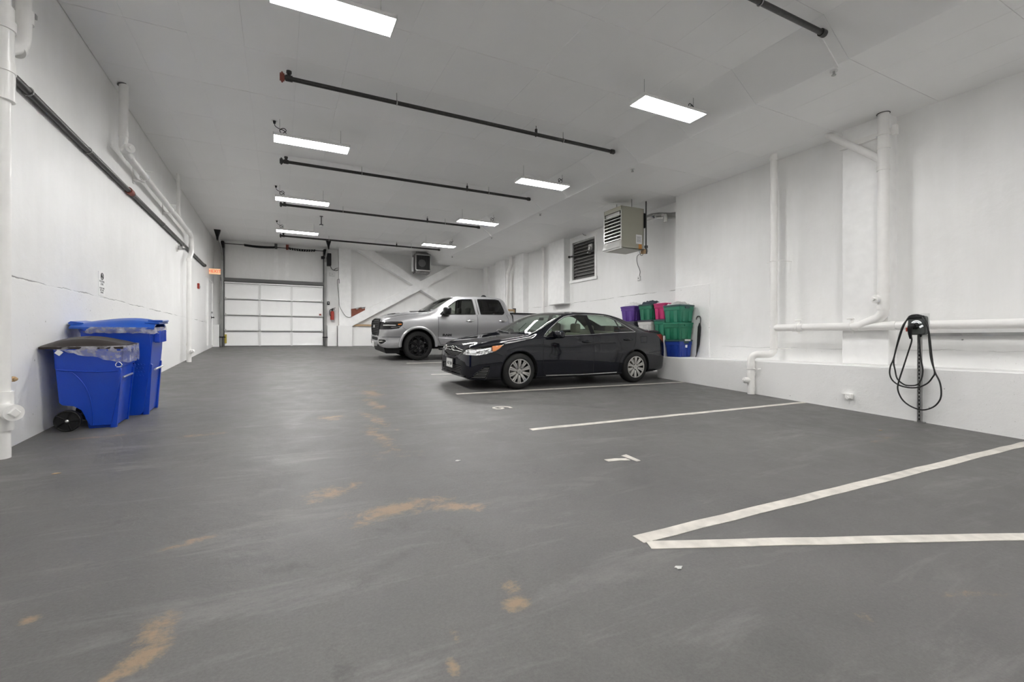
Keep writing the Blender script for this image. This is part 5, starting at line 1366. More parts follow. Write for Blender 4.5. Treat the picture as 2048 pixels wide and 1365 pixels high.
def wheel_well(parent, x, r, yin, yout, z0, name='wheel_well'):
    for s in (-1, 1):
        mb = MB(); A = arc(x, z0, r, -8, 188, 20)
        ring = [[(p[0], s*yin, p[1]), (p[0], s*yout, p[1])] for p in A]
        mb.loft(ring, cap=False, closed=False)
        mb.bm.faces.new([mb.bm.verts.new((p[0], s*yin, p[1])) for p in A])
        mb.build(name, 'well', parent, fixn=False)
def car_matrix(front_contact, phi, xw, yw):
    n = Vector((0, -G, 1)).normalized(); ex = Vector((math.cos(phi), math.sin(phi), 0)); ex -= n*ex.dot(n); ex.normalize(); ey = n.cross(ex)
    P = Vector((front_contact[0], front_contact[1], fz(front_contact[1])))
    O = P-ex*xw-ey*yw + Vector((0, 0, H))
    R = Matrix((ex, ey, n)).transposed()
    return Matrix.Translation(O) @ R.to_4x4()
def place(root, mtx, dx):
    root.matrix_world = mtx @ Matrix.Translation((dx, 0, 0))
def stations(brk, fine):
    out = []
    for a, b, st in fine:
        n = max(1, round((b-a)/st)); out += [a+(b-a)*i/n for i in range(n)]
    out.append(fine[-1][1]); return out
def headrest_seat(parent, x, y, m, w=.50, z0=.30, back=.62, name='seat'):
    mb = MB(); mb.box((x, y-w/2, z0), (x+.52, y+w/2, z0+.20), .05, 3); o = mb.build(name, m, parent, 50)
    mb = MB(); mb.box((x+.46, y-w/2+.01, z0+.12), (x+.60, y+w/2-.01, z0+.12+back), .055, 3, rot=Matrix.Rotation(.22, 3, 'Y'), piv=(x+.5, y, z0+.15)); mb.build('seat_back', m, o, 50)
    mb = MB(); mb.box((x+.64, y-.13, z0+.10+back), (x+.75, y+.13, z0+.29+back), .045, 3); mb.cyl((x+.68, y-.05, z0+back), (x+.69, y-.05, z0+back+.16), .006, n=6); mb.cyl((x+.68, y+.05, z0+back), (x+.69, y+.05, z0+back+.16), .006, n=6); mb.build('headrest', m, o, 50)

# ------------------------------------------------------------------ dark sedan
# x      zl   hw   zb   yb   zg   yg   zt
ST = [(-.07, .30, .46, .50, .44, .56, .38, .585), (-.055, .26, .56, .56, .54, .62, .46, .645), (-.02, .215, .66, .62, .64, .68, .54, .71), (.03, .19, .735, .665, .71, .73, .61, .755), (.10, .18, .79, .70, .765, .765, .65, .79),
      (.22, .175, .84, .74, .81, .80, .69, .83), (.45, .175, .885, .79, .855, .85, .725, .88), (.8, .175, .91, .855, .88, .90, .76, .935), (1.08, .175, .912, .905, .882, .945, .775, .975), (1.2, .175, .912, .92, .88, .965, .77, 1.0),
      (1.35, .175, .912, .935, .88, 1.03, .755, 1.09), (1.5, .175, .912, .945, .878, 1.105, .74, 1.18), (1.75, .175, .912, .958, .875, 1.235, .685, 1.32), (2.0, .175, .912, .968, .873, 1.335, .63, 1.405), (2.3, .175, .912, .98, .872, 1.388, .605, 1.443),
      (2.7, .175, .912, .99, .872, 1.408, .60, 1.460), (3.1, .175, .912, 1.0, .870, 1.395, .60, 1.448), (3.4, .175, .912, 1.015, .866, 1.345, .605, 1.405), (3.7, .18, .908, 1.035, .86, 1.25, .63, 1.32), (3.95, .19, .90, 1.045, .85, 1.155, .665, 1.215),
      (4.15, .205, .885, 1.04, .838, 1.09, .70, 1.13), (4.35, .22, .865, 1.03, .815, 1.06, .715, 1.09), (4.55, .24, .82, 1.015, .775, 1.05, .70, 1.085), (4.64, .255, .78, .98, .735, 1.035, .67, 1.085), (4.69, .27, .72, .90, .68, .96, .61, 1.0), (4.72, .30, .64, .80, .61, .86, .54, .90), (4.735, .34, .55, .70, .52, .76, .46, .80)]
ST = [(x+.05*(1-(x+.07)/.42) if x < .35 else x, *r) for x, *r in ST]
def ring_sedan(x, zl, hw, zb, yb, zg, yg, zt):
    h = zb-zl
    return [(0, zl), (hw*.6, zl), (hw*.90, zl), (hw*.965, zl+.035), (hw*.985, zl+h*.18), (hw, zl+h*.40), (hw*.995, zl+h*.66), (yb+.012, zb-.045), (yb, zb), (yb-.018, zb+.018 if zg-zb > .06 else zb+(zg-zb)*.3), ((yb*.45+yg*.55)+.012, zb*.45+zg*.55), (yg+.012, zg-.012), (yg-.02, zg+.014+.12*(zt-zg)), (yg-.10, zg+.58*(zt-zg)), (yg*.5, zg+.90*(zt-zg)), (0, zt)]
bm = half_shell(ST, stations(None, [(-.02, .02, .01), (.02, .12, .0166), (.12, 4.5, .055), (4.5, 4.66, .025), (4.66, 4.735, .0125)]), ring_sedan, 3)
side = lambda c, n: c.y < -.40
WX, WZ, WR = (.955, 3.73), .325, .375
for xw in WX: cut(bm, arc(xw, WZ, WR, -70, 250, 28), 'xz', 99, lambda c, n: c.y < -.30 and c.z < .8)
wF = [(1.50, .975), (1.62, 1.065), (1.72, 1.135), (1.92, 1.258), (2.06, 1.322), (2.18, 1.352), (2.34, 1.370), (2.53, 1.378), (2.57, 1.012)]
wR = [(2.67, 1.017), (2.63, 1.380), (2.85, 1.382), (3.05, 1.372), (3.20, 1.342), (3.30, 1.300), (3.34, 1.06)]
wQ = [(3.375, 1.062), (3.345, 1.280), (3.45, 1.222), (3.58, 1.145), (3.70, 1.075)]
wBp = [(2.57, 1.008), (2.53, 1.378), (2.63, 1.380), (2.67, 1.017)]
dF = [(1.46, .24), (1.44, .60), (1.46, .93), (1.50, .975)]
for k, (poly, tg) in enumerate(((wF, 11), (wR, 12), (wQ, 13), (wBp, 14))): cut(bm, poly, 'xz', tg, side)
doorF = [(1.50, .26), (1.46, .32), (1.445, .60), (1.455, .90), (1.48, .965), (2.62, 1.010), (2.62, .26)]
doorR = [(2.62, .26), (2.62, 1.010), (3.70, 1.06), (3.70, .86), (3.66, .74), (3.45, .68), (3.30, .52), (3.25, .30), (3.24, .26)]
cut(bm, doorF, 'xz', 21, side, False); cut(bm, doorR, 'xz', 22, side, False)
cut(bm, [(1.20, .01), (1.215, -.3), (1.25, -.55), (1.33, -.725), (1.5, -.715), (1.75, -.665), (1.93, -.615), (2.0, -.585), (1.965, -.3), (1.95, .01)], 'xy', 31, lambda c, n: c.z > .93 and c.x < 2.2)
cut(bm, [(3.36, .01), (3.37, -.3), (3.43, -.54), (3.6, -.575), (3.85, -.61), (4.02, -.63), (4.05, -.3), (4.06, .01)], 'xy', 32, lambda c, n: c.z > 1.0)
cut(bm, [(.07, .01), (.075, -.35), (.20, -.60), (.45, -.70), (.8, -.735), (1.16, -.745), (1.20, -.60), (1.17, -.3), (1.15, .01)], 'xy', 33, lambda c, n: c.z > .6 and c.x < 1.4, False)
cut(bm, [(4.12, .01), (4.11, -.3), (4.13, -.64), (4.5, -.66), (4.62, -.62), (4.64, .01)], 'xy', 34, lambda c, n: c.z > .9 and c.x > 3.9, False)
# lamps
cut(bm, [(-.03, .63), (.03, .735), (.20, .775), (.40, .797), (.64, .818), (.57, .755), (.46, .69), (.30, .645), (.12, .615)], 'xz', 41, lambda c, n: c.y < -.44)
cut(bm, [(4.36, 1.01), (4.55, 1.02), (4.75, .99), (4.75, .78), (4.66, .80), (4.50, .90)], 'xz', 42, lambda c, n: c.y < -.42)
# grilles
cut(bm, [(.01, .575), (-.22, .575), (-.40, .62), (-.44, .665), (-.38, .715), (.01, .735)], 'yz', 51, lambda c, n: c.x < .3)
cut(bm, [(.01, .25), (-.42, .26), (-.48, .34), (-.46, .42), (.01, .43)], 'yz', 52, lambda c, n: c.x < .3)
cut(bm, [(.06, .215), (.31, .205), (.375, .40), (.365, .435), (.28, .42), (.17, .33)], 'xz', 53, lambda c, n: c.y < -.45)
cut(bm, [(3.86, .84), (4.03, .845), (4.045, .97), (3.85, .965)], 'xz', 61, side, False)
car = bpy.data.objects.new('sedan', None); COL.objects.link(car)
tag(car, 'black four-door sedan parked in front of the silver pickup', 'car')
lay = bm.faces.layers.int['tag']
full = bmesh.new()
for s in (-1, 1):
    mp = {}
    for f in bm.faces:
        if f[lay] == 99: continue
        vs = []
        for v in f.verts:
            if v not in mp: mp[v] = full.verts.new((v.co.x, v.co.y*-s, v.co.z))
            vs.append(mp[v])
        full.faces.new(vs if s < 0 else vs[::-1])
full.normal_update()
bvh = BVHTree.FromBMesh(full); full.free()
extract(bm, {0}, 'body', 'sedan', car, 'center')
extract(bm, {33}, 'hood', 'sedan', car, 'center'); extract(bm, {34}, 'trunk_lid', 'sedan', car, 'center')
extract(bm, {31}, 'windshield', 'cglass', car, 'center'); extract(bm, {32}, 'rear_window', 'cglass', car, 'center')
dF_ = extract(bm, {21}, 'door', 'sedan', car); dR_ = extract(bm, {22}, 'door', 'sedan', car)
extract(bm, {11}, 'side_window', 'cglass', car); extract(bm, {12}, 'side_window', 'cglass', car); extract(bm, {13}, 'quarter_window', 'cglass', car)
extract(bm, {14}, 'door_pillar', 'gloss_black', car)
extract(bm, {61}, 'fuel_door', 'sedan', car, offs=.0008)
extract(bm, {41}, 'headlamp_cover', 'lamp_glass', car)
extract(bm, {42}, 'taillight', 'taillight', car)
extract(bm, {51}, 'grille_recess', 'well', car, 'center', offs=-.035); extract(bm, {52}, 'grille_recess', 'well', car, 'center', offs=-.03)
extract(bm, {53}, 'vent_recess', 'well', car, offs=-.012)
# headlamp inside: chrome bowl set back, reflector domes, amber corner
hl = [(-.03, .63), (.03, .735), (.20, .775), (.40, .797), (.64, .818), (.57, .755), (.46, .69), (.30, .645), (.12, .615)]
for s in (-1, 1):
    P = [p for p in [(.02, .70), (.14, .69), (.30, .72)]]
    bb = bmesh.new(); mp = {}
    for f in bm.faces:
        if f[lay] == 41:
            bb.faces.new([mp.setdefault(v, None) or mp.__setitem__(v, bb.verts.new((v.co.x, v.co.y*-s, v.co.z))) or mp[v] for v in f.verts][::(1 if s < 0 else -1)])
    bb.normal_update()
    cen = sum((v.co for v in bb.verts), Vector())/len(bb.verts)
    for v in bb.verts: v.co -= v.normal*.035; v.co = cen+(v.co-cen)*.97
    me = bpy.data.meshes.new('headlamp_bowl'); bb.to_mesh(me); bb.free(); me.materials.append(M['lamp_bowl'])
    o = bpy.data.objects.new('headlamp_bowl', me); COL.objects.link(o); o.parent = car
    for (px, pz, r) in ((.04, .685, .042), (.17, .70, .05), (.31, .725, .05)):
        h = surf_path(bvh, [(px, pz), (px+.001, pz)], 'xz', -.022, s)[0]
        mb = MB(); mb.sph(h, r*.75, (1, .6, .8)); mb.build('lamp_reflector', 'lamp_bowl', o, 60)
    ab = [(.42, .70), (.42, .792), (.62, .812), (.55, .752), (.47, .70)]
    V = surf_path(bvh, ab, 'xz', -.006, s, step=1)
    mb = MB(); c = sum(V, Vector())/len(V); vs = [mb.bm.verts.new(v) for v in V]; cv = mb.bm.verts.new(c+Vector((0, s*.004, 0)))
    for i in range(len(vs)): mb.bm.faces.new((vs[i], vs[(i+1) % len(vs)], cv))
    mb.build('amber_lens', 'amber', o)
bm.free()
# chrome and seams
seam(bvh, [(1.47, .962)]+[(1.60, 1.072), (1.72, 1.150), (1.92, 1.272), (2.06, 1.337), (2.18, 1.366), (2.34, 1.384), (2.6, 1.392), (2.85, 1.394), (3.06, 1.384), (3.22, 1.352), (3.34, 1.30), (3.46, 1.235), (3.60, 1.150), (3.74, 1.062), (3.70, 1.056), (3.3, 1.043), (2.6, 1.000), (2.0, .978), (1.55, .958)], 'xz', car, 'window_trim', 'chrome', .0085, closed=True, off=.002)
seam(bvh, [(1.27, -.735), (1.34, -.745), (1.5, -.735), (1.75, -.683), (1.93, -.632), (2.02, -.60)], 'xy', car, 'windshield_trim', 'alu', .007, off=.002)
seam(bvh, [(1.50, .975), (1.455, .93), (1.44, .60), (1.46, .32), (1.50, .25), (2.4, .235), (3.24, .25)], 'xz', car)
seam(bvh, [(2.62, 1.0), (2.62, .24)], 'xz', car)
seam(bvh, [(3.74, 1.06), (3.71, .86), (3.66, .745)], 'xz', car)
seam(bvh, [(3.36, .62), (3.27, .45), (3.24, .25)], 'xz', car)
seam(bvh, [(3.86, .84), (4.03, .845), (4.045, .97), (3.85, .965)], 'xz', car, r=.0025, closed=True)
seam(bvh, [(.075, 0), (.08, -.35), (.205, -.60), (.45, -.702), (.8, -.737), (1.16, -.747)], 'xy', car)
seam(bvh, [(.60, .62), (.50, .66), (.40, .655)], 'xz', car)
seam(bvh, [(4.10, .62), (4.35, .66), (4.55, .665), (4.72, .60)], 'xz', car)
seam(bvh, [(1.52, .232), (2.3, .222), (3.22, .232)], 'xz', car, 'sill_trim', 'chrome', .009, off=.004)
for xw in WX: seam(bvh, [(a, b) for a, b in arc(xw, WZ, WR+.006, -20, 200, 26)], 'xz', car, 'arch_lip', 'sedan', .010, off=-.003)
# grille bars
for s_, (z, yw) in enumerate(((.595, .27), (.62, .36), (.645, .40))):
    P = surf_path(bvh, [(-yw, z+.01*0), (-yw*.5, z-.006), (0, z-.01), (yw*.5, z-.006), (yw, z)], 'yz', -.012)
    if P: mb = MB(); mb.tube(P, .006, 5); mb.build('grille_bar', 'dsteel', car, 60)
for zz, yy, rr_ in (([.735, .715, .700, .695], [-.04, -.2, -.36, -.44], .011), ([.665, .672, .668, .668], [-.05, -.2, -.36, -.43], .009)):
    for s in (-1, 1):
        P = surf_path(bvh, [(y*-s, z) for y, z in zip(yy, zz)], 'yz', .004)
        if P: mb = MB(); mb.tube(P, [rr_*1.3]+[rr_]*(len(P)-2)+[rr_*.5], 6); mb.build('chrome_wing', 'chrome', car, 60)
h = surf_path(bvh, [(0, .70), (.001, .70)], 'yz', .012)[0]
mb = MB()
E = lambda a, b: [(h.x, a*math.cos(t*PI/12), h.z+b*math.sin(t*PI/12)) for t in range(24)]
mb.tube(E(.066, .045), .006, 6, closed=True); mb.tube(E(.026, .044), .005, 6, closed=True); mb.tube([(p[0], p[1], p[2]+.018) for p in E(.045, .020)], .005, 6, closed=True); mb.build('front_emblem', 'chrome', car, 60)
for z in (.275, .305, .335, .365, .395):
    P = surf_path(bvh, [(-.45, z), (0, z), (.45, z)], 'yz', -.010); mb = MB(); mb.tube(P, .006, 5); mb.build('grille_bar', 'dsteel', car, 60)
for s in (-1, 1):
    for k in range(7):
        z = .232+k*.028; P = surf_path(bvh, [(.075+.022*k*(1+.06*k), z), (.30+k*.0095, z)], 'xz', -.001, s); mb = MB()
        if len(P) > 1: mb.tube(P, .006, 5); mb.build('vent_bar', 'dsteel', car, 60)
seam(bvh, [(.05, .21), (.31, .20), (.383, .40), (.37, .442), (.275, .428), (.165, .335)], 'xz', car, 'vent_frame', 'sedan', .009, closed=True, off=.002)
P = surf_path(bvh, [(-.60, .235), (-.3, .225), (0, .225), (.3, .225), (.60, .235)], 'yz', .006); mb = MB(); mb.tube(P, .012, 6); mb.build('front_lip', 'gloss_black', car, 60)
# licence plate
mb = MB(); mb.box((-.055, -.155, .355), (-.042, .155, .515), .004); mb.build('licence_plate', 'plate', car)
mb = MB()
for a, b in (((-.06, -.162, .348), (-.04, .162, .358)), ((-.06, -.162, .512), (-.04, .162, .522)), ((-.06, -.162, .348), (-.04, -.152, .522)), ((-.06, .152, .348), (-.04, .162, .522))): mb.box(a, b)
mb.build('plate_frame', 'chrome', car)
FR = lambda x, z, y=0: Matrix(((0, 0, -1, x), (-1, 0, 0, y), (0, 1, 0, z), (0, 0, 0, 1)))
text('plate_number', 'A57 J08', .078, 'ink', car, FR(-.056, .425), .0008, .0015)
# mirrors, handles, wipers, interior
for s in (-1, 1):
    mb = MB(); rings = []
    for t, w, h in ((0, .05, .035), (.03, .085, .06), (.11, .095, .072), (.19, .085, .065), (.225, .05, .04)):
        rings.append([(1.66+.06+a-t*.05, s*(.895+t), 1.005+b) for a, b in rounded(w*2, h*2, min(w, h)*.8, 4)])
    mb.loft(rings); mb.build('mirror', 'sedan', car, 50)
    mb = MB(); mb.box((1.815-.05, s*.93-(.0 if s > 0 else .14), .955), (1.80-.03, s*.93+(.14 if s > 0 else .0), 1.06)); mb.build('mirror_glass', 'chrome', car)
    mb = MB(); mb.prism([(1.52, .965), (1.70, .975), (1.70, 1.04), (1.66, 1.07)], 'y', s*.865, s*.885); mb.build('mirror_base', 'black', car)
    for x, z in ((2.45, .865), (3.50, .905)):
        p = surf_path(bvh, [(x, z), (x+.01, z)], 'xz', 0, s)[0]
        par = (dF_ if x < 3 else dR_)[0 if s < 0 else 1]
        mb = MB(); mb.sph((x, p.y, z+.002), .05, (1.0, .25, .62), 16, 8); mb.build('handle_cup', 'well', par, 60)
        mb = MB(); mb.tube([(x-.11, p.y+s*.005, z+.004), (x-.08, p.y+s*.035, z-.002), (x, p.y+s*.042, z-.006), (x+.08, p.y+s*.035, z-.002), (x+.11, p.y+s*.005, z+.004)], [.008, .012, .014, .012, .008], 8); mb.build('door_handle', 'sedan', par, 60)
    mb = MB(); P = surf_path(bvh, [(1.20, s*.05), (1.23, s*.35), (1.27, s*.62)], 'xy', .012); mb.tube(P, .007, 5); mb.build('wiper', 'black', car)
    mb = MB(); mb.box((1.35, s*.80-.02, .30), (3.75, s*.80+.02, .93), .01); mb.build('door_card', 'beige', car)
    headrest_seat(car, 1.85, s*.36, 'beige', .50, .30)
mb = MB(); mb.box((2.85, -.62, .34), (3.35, .62, .56), .05, 3); mb.box((3.25, -.62, .5), (3.42, .62, 1.06), .05, 3, rot=Matrix.Rotation(.25, 3, 'Y')); mb.build('rear_seat', 'beige', car, 50)
for y in (-.35, .35):
    mb = MB(); mb.box((3.40, y-.12, 1.03), (3.50, y+.12, 1.17), .04, 3); mb.build('headrest', 'beige', car, 50)
mb = MB(); mb.box((1.25, -.78, .55), (1.62, .78, .93), .06, 3); mb.box((1.42, -.60, .88), (1.66, -.20, 1.00), .05, 3); mb.build('dashboard', 'dash', car, 50)
mb = MB(); c = Vector((1.86, -.36, .90)); mb.tube([c+Vector((.07*math.sin(t*PI/12)*-1, .185*math.cos(t*PI/12), .17*math.sin(t*PI/12))) for t in range(24)], .014, 8, closed=True); mb.box((1.84, -.52, .88), (1.87, -.20, .92), .01); mb.cyl((1.65, -.36, .86), (1.86, -.36, .90), .03, n=8); mb.build('steering_wheel', 'dash', car, 60)
mb = MB(); mb.box((1.93, -.09, 1.26), (1.95, .09, 1.32), .01); mb.build('rear_view_mirror', 'black', car)
mb = MB(); mb.box((.30, -.62, .19), (4.5, .62, .28)); mb.box((1.3, -.80, .19), (3.3, .80, .26)); mb.build('underbody', 'well', car)
mb = MB(); mb.box((3.42, -.60, .99), (4.05, .60, 1.02)); mb.build('parcel_shelf', 'beige', car)
mb = MB(); P = surf_path(bvh, [(4.62, -.62), (4.64, -.3), (4.65, 0), (4.64, .3), (4.62, .62)], 'xy', .006); mb.tube(P, [.006]+[.018]*(len(P)-2)+[.006], 6); mb.build('trunk_spoiler', 'gloss_black', car, 60)
for xw in WX:
    for s in (-1, 1): wheel(car, xw, s*.795, .33, .222, .215, s, 'sedan')
    wheel_well(car, xw, WR+.004, .60, .895, WZ)
place(car, car_matrix((3.885, 7.48), math.radians(1.5), .955, -.90), 0)

# ------------------------------------------------------------------ silver pickup
# x      zl   hw   zb   yb   zg   yg   zt
TT = [(-.12, .50, .60, .96, .57, 1.05, .50, 1.08), (-.105, .44, .70, 1.0, .68, 1.09, .58, 1.12), (-.06, .40, .84, 1.05, .81, 1.135, .68, 1.165), (.0, .38, .92, 1.08, .89, 1.165, .74, 1.20), (.10, .37, .975, 1.10, .95, 1.195, .79, 1.245),
      (.3, .37, 1.005, 1.13, .98, 1.24, .83, 1.305), (.6, .40, 1.02, 1.18, .99, 1.30, .84, 1.365), (1.0, .42, 1.02, 1.23, .985, 1.355, .845, 1.41), (1.3, .42, 1.02, 1.275, .98, 1.39, .845, 1.435), (1.45, .42, 1.02, 1.295, .978, 1.43, .84, 1.475),
      (1.6, .42, 1.02, 1.305, .975, 1.52, .82, 1.58), (1.8, .42, 1.02, 1.315, .97, 1.65, .785, 1.72), (2.0, .42, 1.02, 1.32, .965, 1.77, .745, 1.84), (2.2, .42, 1.02, 1.328, .962, 1.845, .71, 1.92), (2.5, .42, 1.02, 1.335, .96, 1.885, .695, 1.96),
      (3.0, .42, 1.02, 1.345, .96, 1.90, .69, 1.978), (3.5, .42, 1.02, 1.355, .957, 1.90, .69, 1.972), (3.7, .42, 1.02, 1.36, .955, 1.88, .70, 1.955), (3.80, .42, 1.02, 1.36, .955, 1.845, .705, 1.915), (3.88, .42, 1.02, 1.36, .953, 1.77, .72, 1.83), (3.95, .42, 1.02, 1.36, .95, 1.64, .75, 1.68), (4.02, .42, 1.018, 1.36, .948, 1.48, .80, 1.50), (4.045, .42, 1.015, 1.36, .945, 1.42, .83, 1.43)]
TT = [(x+.07*(1-(x+.12)/.5) if x < .38 else x, *r) for x, *r in TT]
def ring_truck(x, zl, hw, zb, yb, zg, yg, zt):
    h = zb-zl
    return [(0, zl), (hw*.6, zl), (hw*.93, zl), (hw*.975, zl+.03), (hw*.985, zl+h*.16), (hw*.975, zl+h*.34), (hw*.985, zl+h*.46), (hw, zl+h*.62), (hw*.992, zl+h*.84), (yb+.012, zb-.03), (yb, zb), (yb-.015, zb+.02 if zg-zb > .06 else zb+(zg-zb)*.3), ((yb*.45+yg*.55)+.008, zb*.45+zg*.55), (yg+.012, zg-.012), (yg-.015, zg+.02+.15*(zt-zg)), (yg-.09, zg+.62*(zt-zg)), (yg*.5, zg+.92*(zt-zg)), (0, zt)]
bm = half_shell(TT, stations(None, [(-.05, .0, .0125), (.0, .15, .02), (.15, 3.7, .06), (3.7, 4.045, .03)]), ring_truck, 3)
side = lambda c, n: c.y < -.55
WXT, WZT, WRT = (1.0, 4.67), .43, .505
cut(bm, arc(1.0, WZT, WRT, -60, 240, 28), 'xz', 99, lambda c, n: c.y < -.30 and c.z < 1.1)
tF = [(1.66, 1.365), (1.79, 1.475), (1.99, 1.63), (2.17, 1.755), (2.29, 1.815), (2.42, 1.838), (2.74, 1.850), (2.79, 1.388)]
tR = [(2.98, 1.395), (2.93, 1.858), (3.55, 1.872), (3.66, 1.850), (3.71, 1.78), (3.78, 1.55), (3.79, 1.47), (3.75, 1.415), (3.69, 1.402)]
tP = [(2.79, 1.388), (2.74, 1.850), (2.81, 1.853), (2.865, 1.392)]
cut(bm, tF, 'xz', 11, side); cut(bm, tR, 'xz', 12, side)
tdF = [(1.67, .46), (1.60, .62), (1.59, 1.28), (1.63, 1.345), (2.845, 1.375), (2.845, .46)]
tdR = [(2.845, .46), (2.845, 1.375), (3.86, 1.385), (3.90, 1.28), (3.95, .75), (3.93, .46)]
cut(bm, tdF, 'xz', 21, side, False); cut(bm, tdR, 'xz', 22, side, False)
cut(bm, [(1.48, .01), (1.50, -.4), (1.53, -.68), (1.57, -.80), (1.75, -.765), (1.95, -.725), (2.12, -.69), (2.19, -.655), (2.15, -.3), (2.14, .01)], 'xy', 31, lambda c, n: c.z > 1.4 and c.x < 2.4)
cut(bm, [(.01, 1.50), (-.62, 1.50), (-.60, 1.78), (.01, 1.80)], 'yz', 32, lambda c, n: c.x > 3.7)
cut(bm, [(-.06, .01), (-.05, -.45), (.02, -.66), (.25, -.80), (.7, -.83), (1.3, -.84), (1.42, -.7), (1.45, -.3), (1.44, .01)], 'xy', 33, lambda c, n: c.z > 1.0 and c.x < 1.6, False)
# front: grille, lamps, bumper
cut(bm, [(.01, .70), (-.46, .72), (-.54, .80), (-.57, .90), (-.62, 1.08), (-.50, 1.14), (-.35, 1.17), (.01, 1.17)], 'yz', 51, lambda c, n: c.x < .25 and c.x > -.2)
cut(bm, [(-.08, .885), (-.08, 1.105), (.20, 1.125), (.50, 1.130), (.545, 1.10), (.53, 1.02), (.42, .93), (.20, .90)], 'xz', 41, lambda c, n: c.y < -.60)
cut(bm, [(-.13, .30), (-.13, .675), (.25, .675), (.56, .68), (.50, .34)], 'xz', 55, lambda c, n: c.z < .70, False)
cut(bm, [(-.60, .49), (-.585, .56), (-.62, .595), (-.90, .605), (-.93, .56), (-.88, .50), (-.80, .475)], 'yz', 56, lambda c, n: c.x < .5)
cut(bm, [(.01, .55), (-.44, .56), (-.48, .61), (-.44, .65), (.01, .65)], 'yz', 57, lambda c, n: c.x < .2)
pk = bpy.data.objects.new('pickup_truck', None); COL.objects.link(pk)
tag(pk, 'silver crew cab pickup truck with black wheels, parked behind the sedan', 'truck')
lay = bm.faces.layers.int['tag']
full = bmesh.new()
for s in (-1, 1):
    mp = {}
    for f in bm.faces:
        if f[lay] == 99: continue
        vs = []
        for v in f.verts:
            if v not in mp: mp[v] = full.verts.new((v.co.x, v.co.y*-s, v.co.z))
            vs.append(mp[v])
        full.faces.new(vs if s < 0 else vs[::-1])
full.normal_update(); bvh = BVHTree.FromBMesh(full); full.free()
extract(bm, {0}, 'cab_body', 'silver', pk, 'center'); extract(bm, {33}, 'hood', 'silver', pk, 'center')
extract(bm, {31}, 'windshield', 'tglass_f', pk, 'center'); extract(bm, {32}, 'rear_window', 'tglass', pk, 'center')
tF_ = extract(bm, {21}, 'door', 'silver', pk); tR_ = extract(bm, {22}, 'door', 'silver', pk)
extract(bm, {11}, 'side_window', 'tglass_f', pk); extract(bm, {12}, 'side_window', 'tglass', pk)
extract(bm, {51}, 'grille_recess', 'well', pk, 'center', offs=-.02); extract(bm, {41}, 'headlamp_housing', 'gloss_black', pk, offs=-.004)
extract(bm, {55}, 'front_bumper', 'silver', pk, 'center', offs=.012); extract(bm, {56}, 'fog_lamp_recess', 'well', pk, offs=-.004); extract(bm, {57}, 'bumper_intake', 'well', pk, 'center', offs=.008)
bm.free()
for s in (-1, 1):
    for (pts, m_, r_) in (([(.02, 1.01), (.16, 1.015), (.34, 1.015)], 'alu', .026), ([(.20, .955), (.36, .965), (.46, .99)], 'chrome', .010), ([(.40, 1.04), (.50, 1.05)], 'amber', .026), ([(.0, 1.085), (.25, 1.10), (.48, 1.105)], 'dsteel', .008)):
        P = surf_path(bvh, pts, 'xz', .001, s); mb = MB(); mb.tube(P, r_*.7, 8); mb.build('amber_lens' if m_ == 'amber' else 'lamp_element', m_, pk, 60)
    P = surf_path(bvh, [(s*.66, .54), (s*.84, .55)], 'yz', .004); mb = MB(); mb.tube(P, .02, 8); mb.build('fog_lamp', 'alu', pk, 60)
    seam(bvh, [(-.60*1, .485), (-.575, .56), (-.615, .605), (-.90, .615), (-.945, .56), (-.885, .49), (-.80, .465)], 'yz', pk, 'fog_lamp_ring', 'alu', .007, side=s, closed=True, off=.014, both=False) if s < 0 else seam(bvh, [(.60, .485), (.575, .56), (.615, .605), (.90, .615), (.945, .56), (.885, .49), (.80, .465)], 'yz', pk, 'fog_lamp_ring', 'alu', .007, side=-1, closed=True, off=.014, both=False)
for k in range(8):
    z = .755+k*.052; yw = .48+.012*k
    P = surf_path(bvh, [(-yw, z), (-.2, z), (0, z), (.2, z), (yw, z)], 'yz', .004); mb = MB(); mb.tube(P, .010, 5); mb.build('grille_bar', 'black', pk, 60)
seam(bvh, [(-.46, .71), (-.545, .80), (-.575, .90), (-.63, 1.08), (-.50, 1.15), (-.35, 1.18), (0, 1.185), (.35, 1.18), (.50, 1.15), (.63, 1.08), (.575, .90), (.545, .80), (.46, .71), (0, .69)], 'yz', pk, 'grille_frame', 'gloss_black', .018, closed=True, off=.004, both=False)
text('grille_lettering', 'RAM', .10, 'alu', pk, FR(-.085, .96), .004, .003)
mb = MB(); mb.box((-.12, -.15, .36), (-.10, .15, .52), .004); mb.box((-.10, -.10, .38), (-.02, .10, .5)); mb.build('licence_plate', 'plate', pk)
mb = MB(); mb.prism([(.09, .22), (.12, .20), (.5, .20), (.5, .36), (.04, .40)], 'y', -.80, .80); mb.build('air_dam', 'black', pk)
for s in (-1, 1):
    mb = MB(); mb.box((-.06, s*.40-.06, .40), (.0, s*.40+.06, .46), .012); mb.build('tow_hook', 'black', pk)
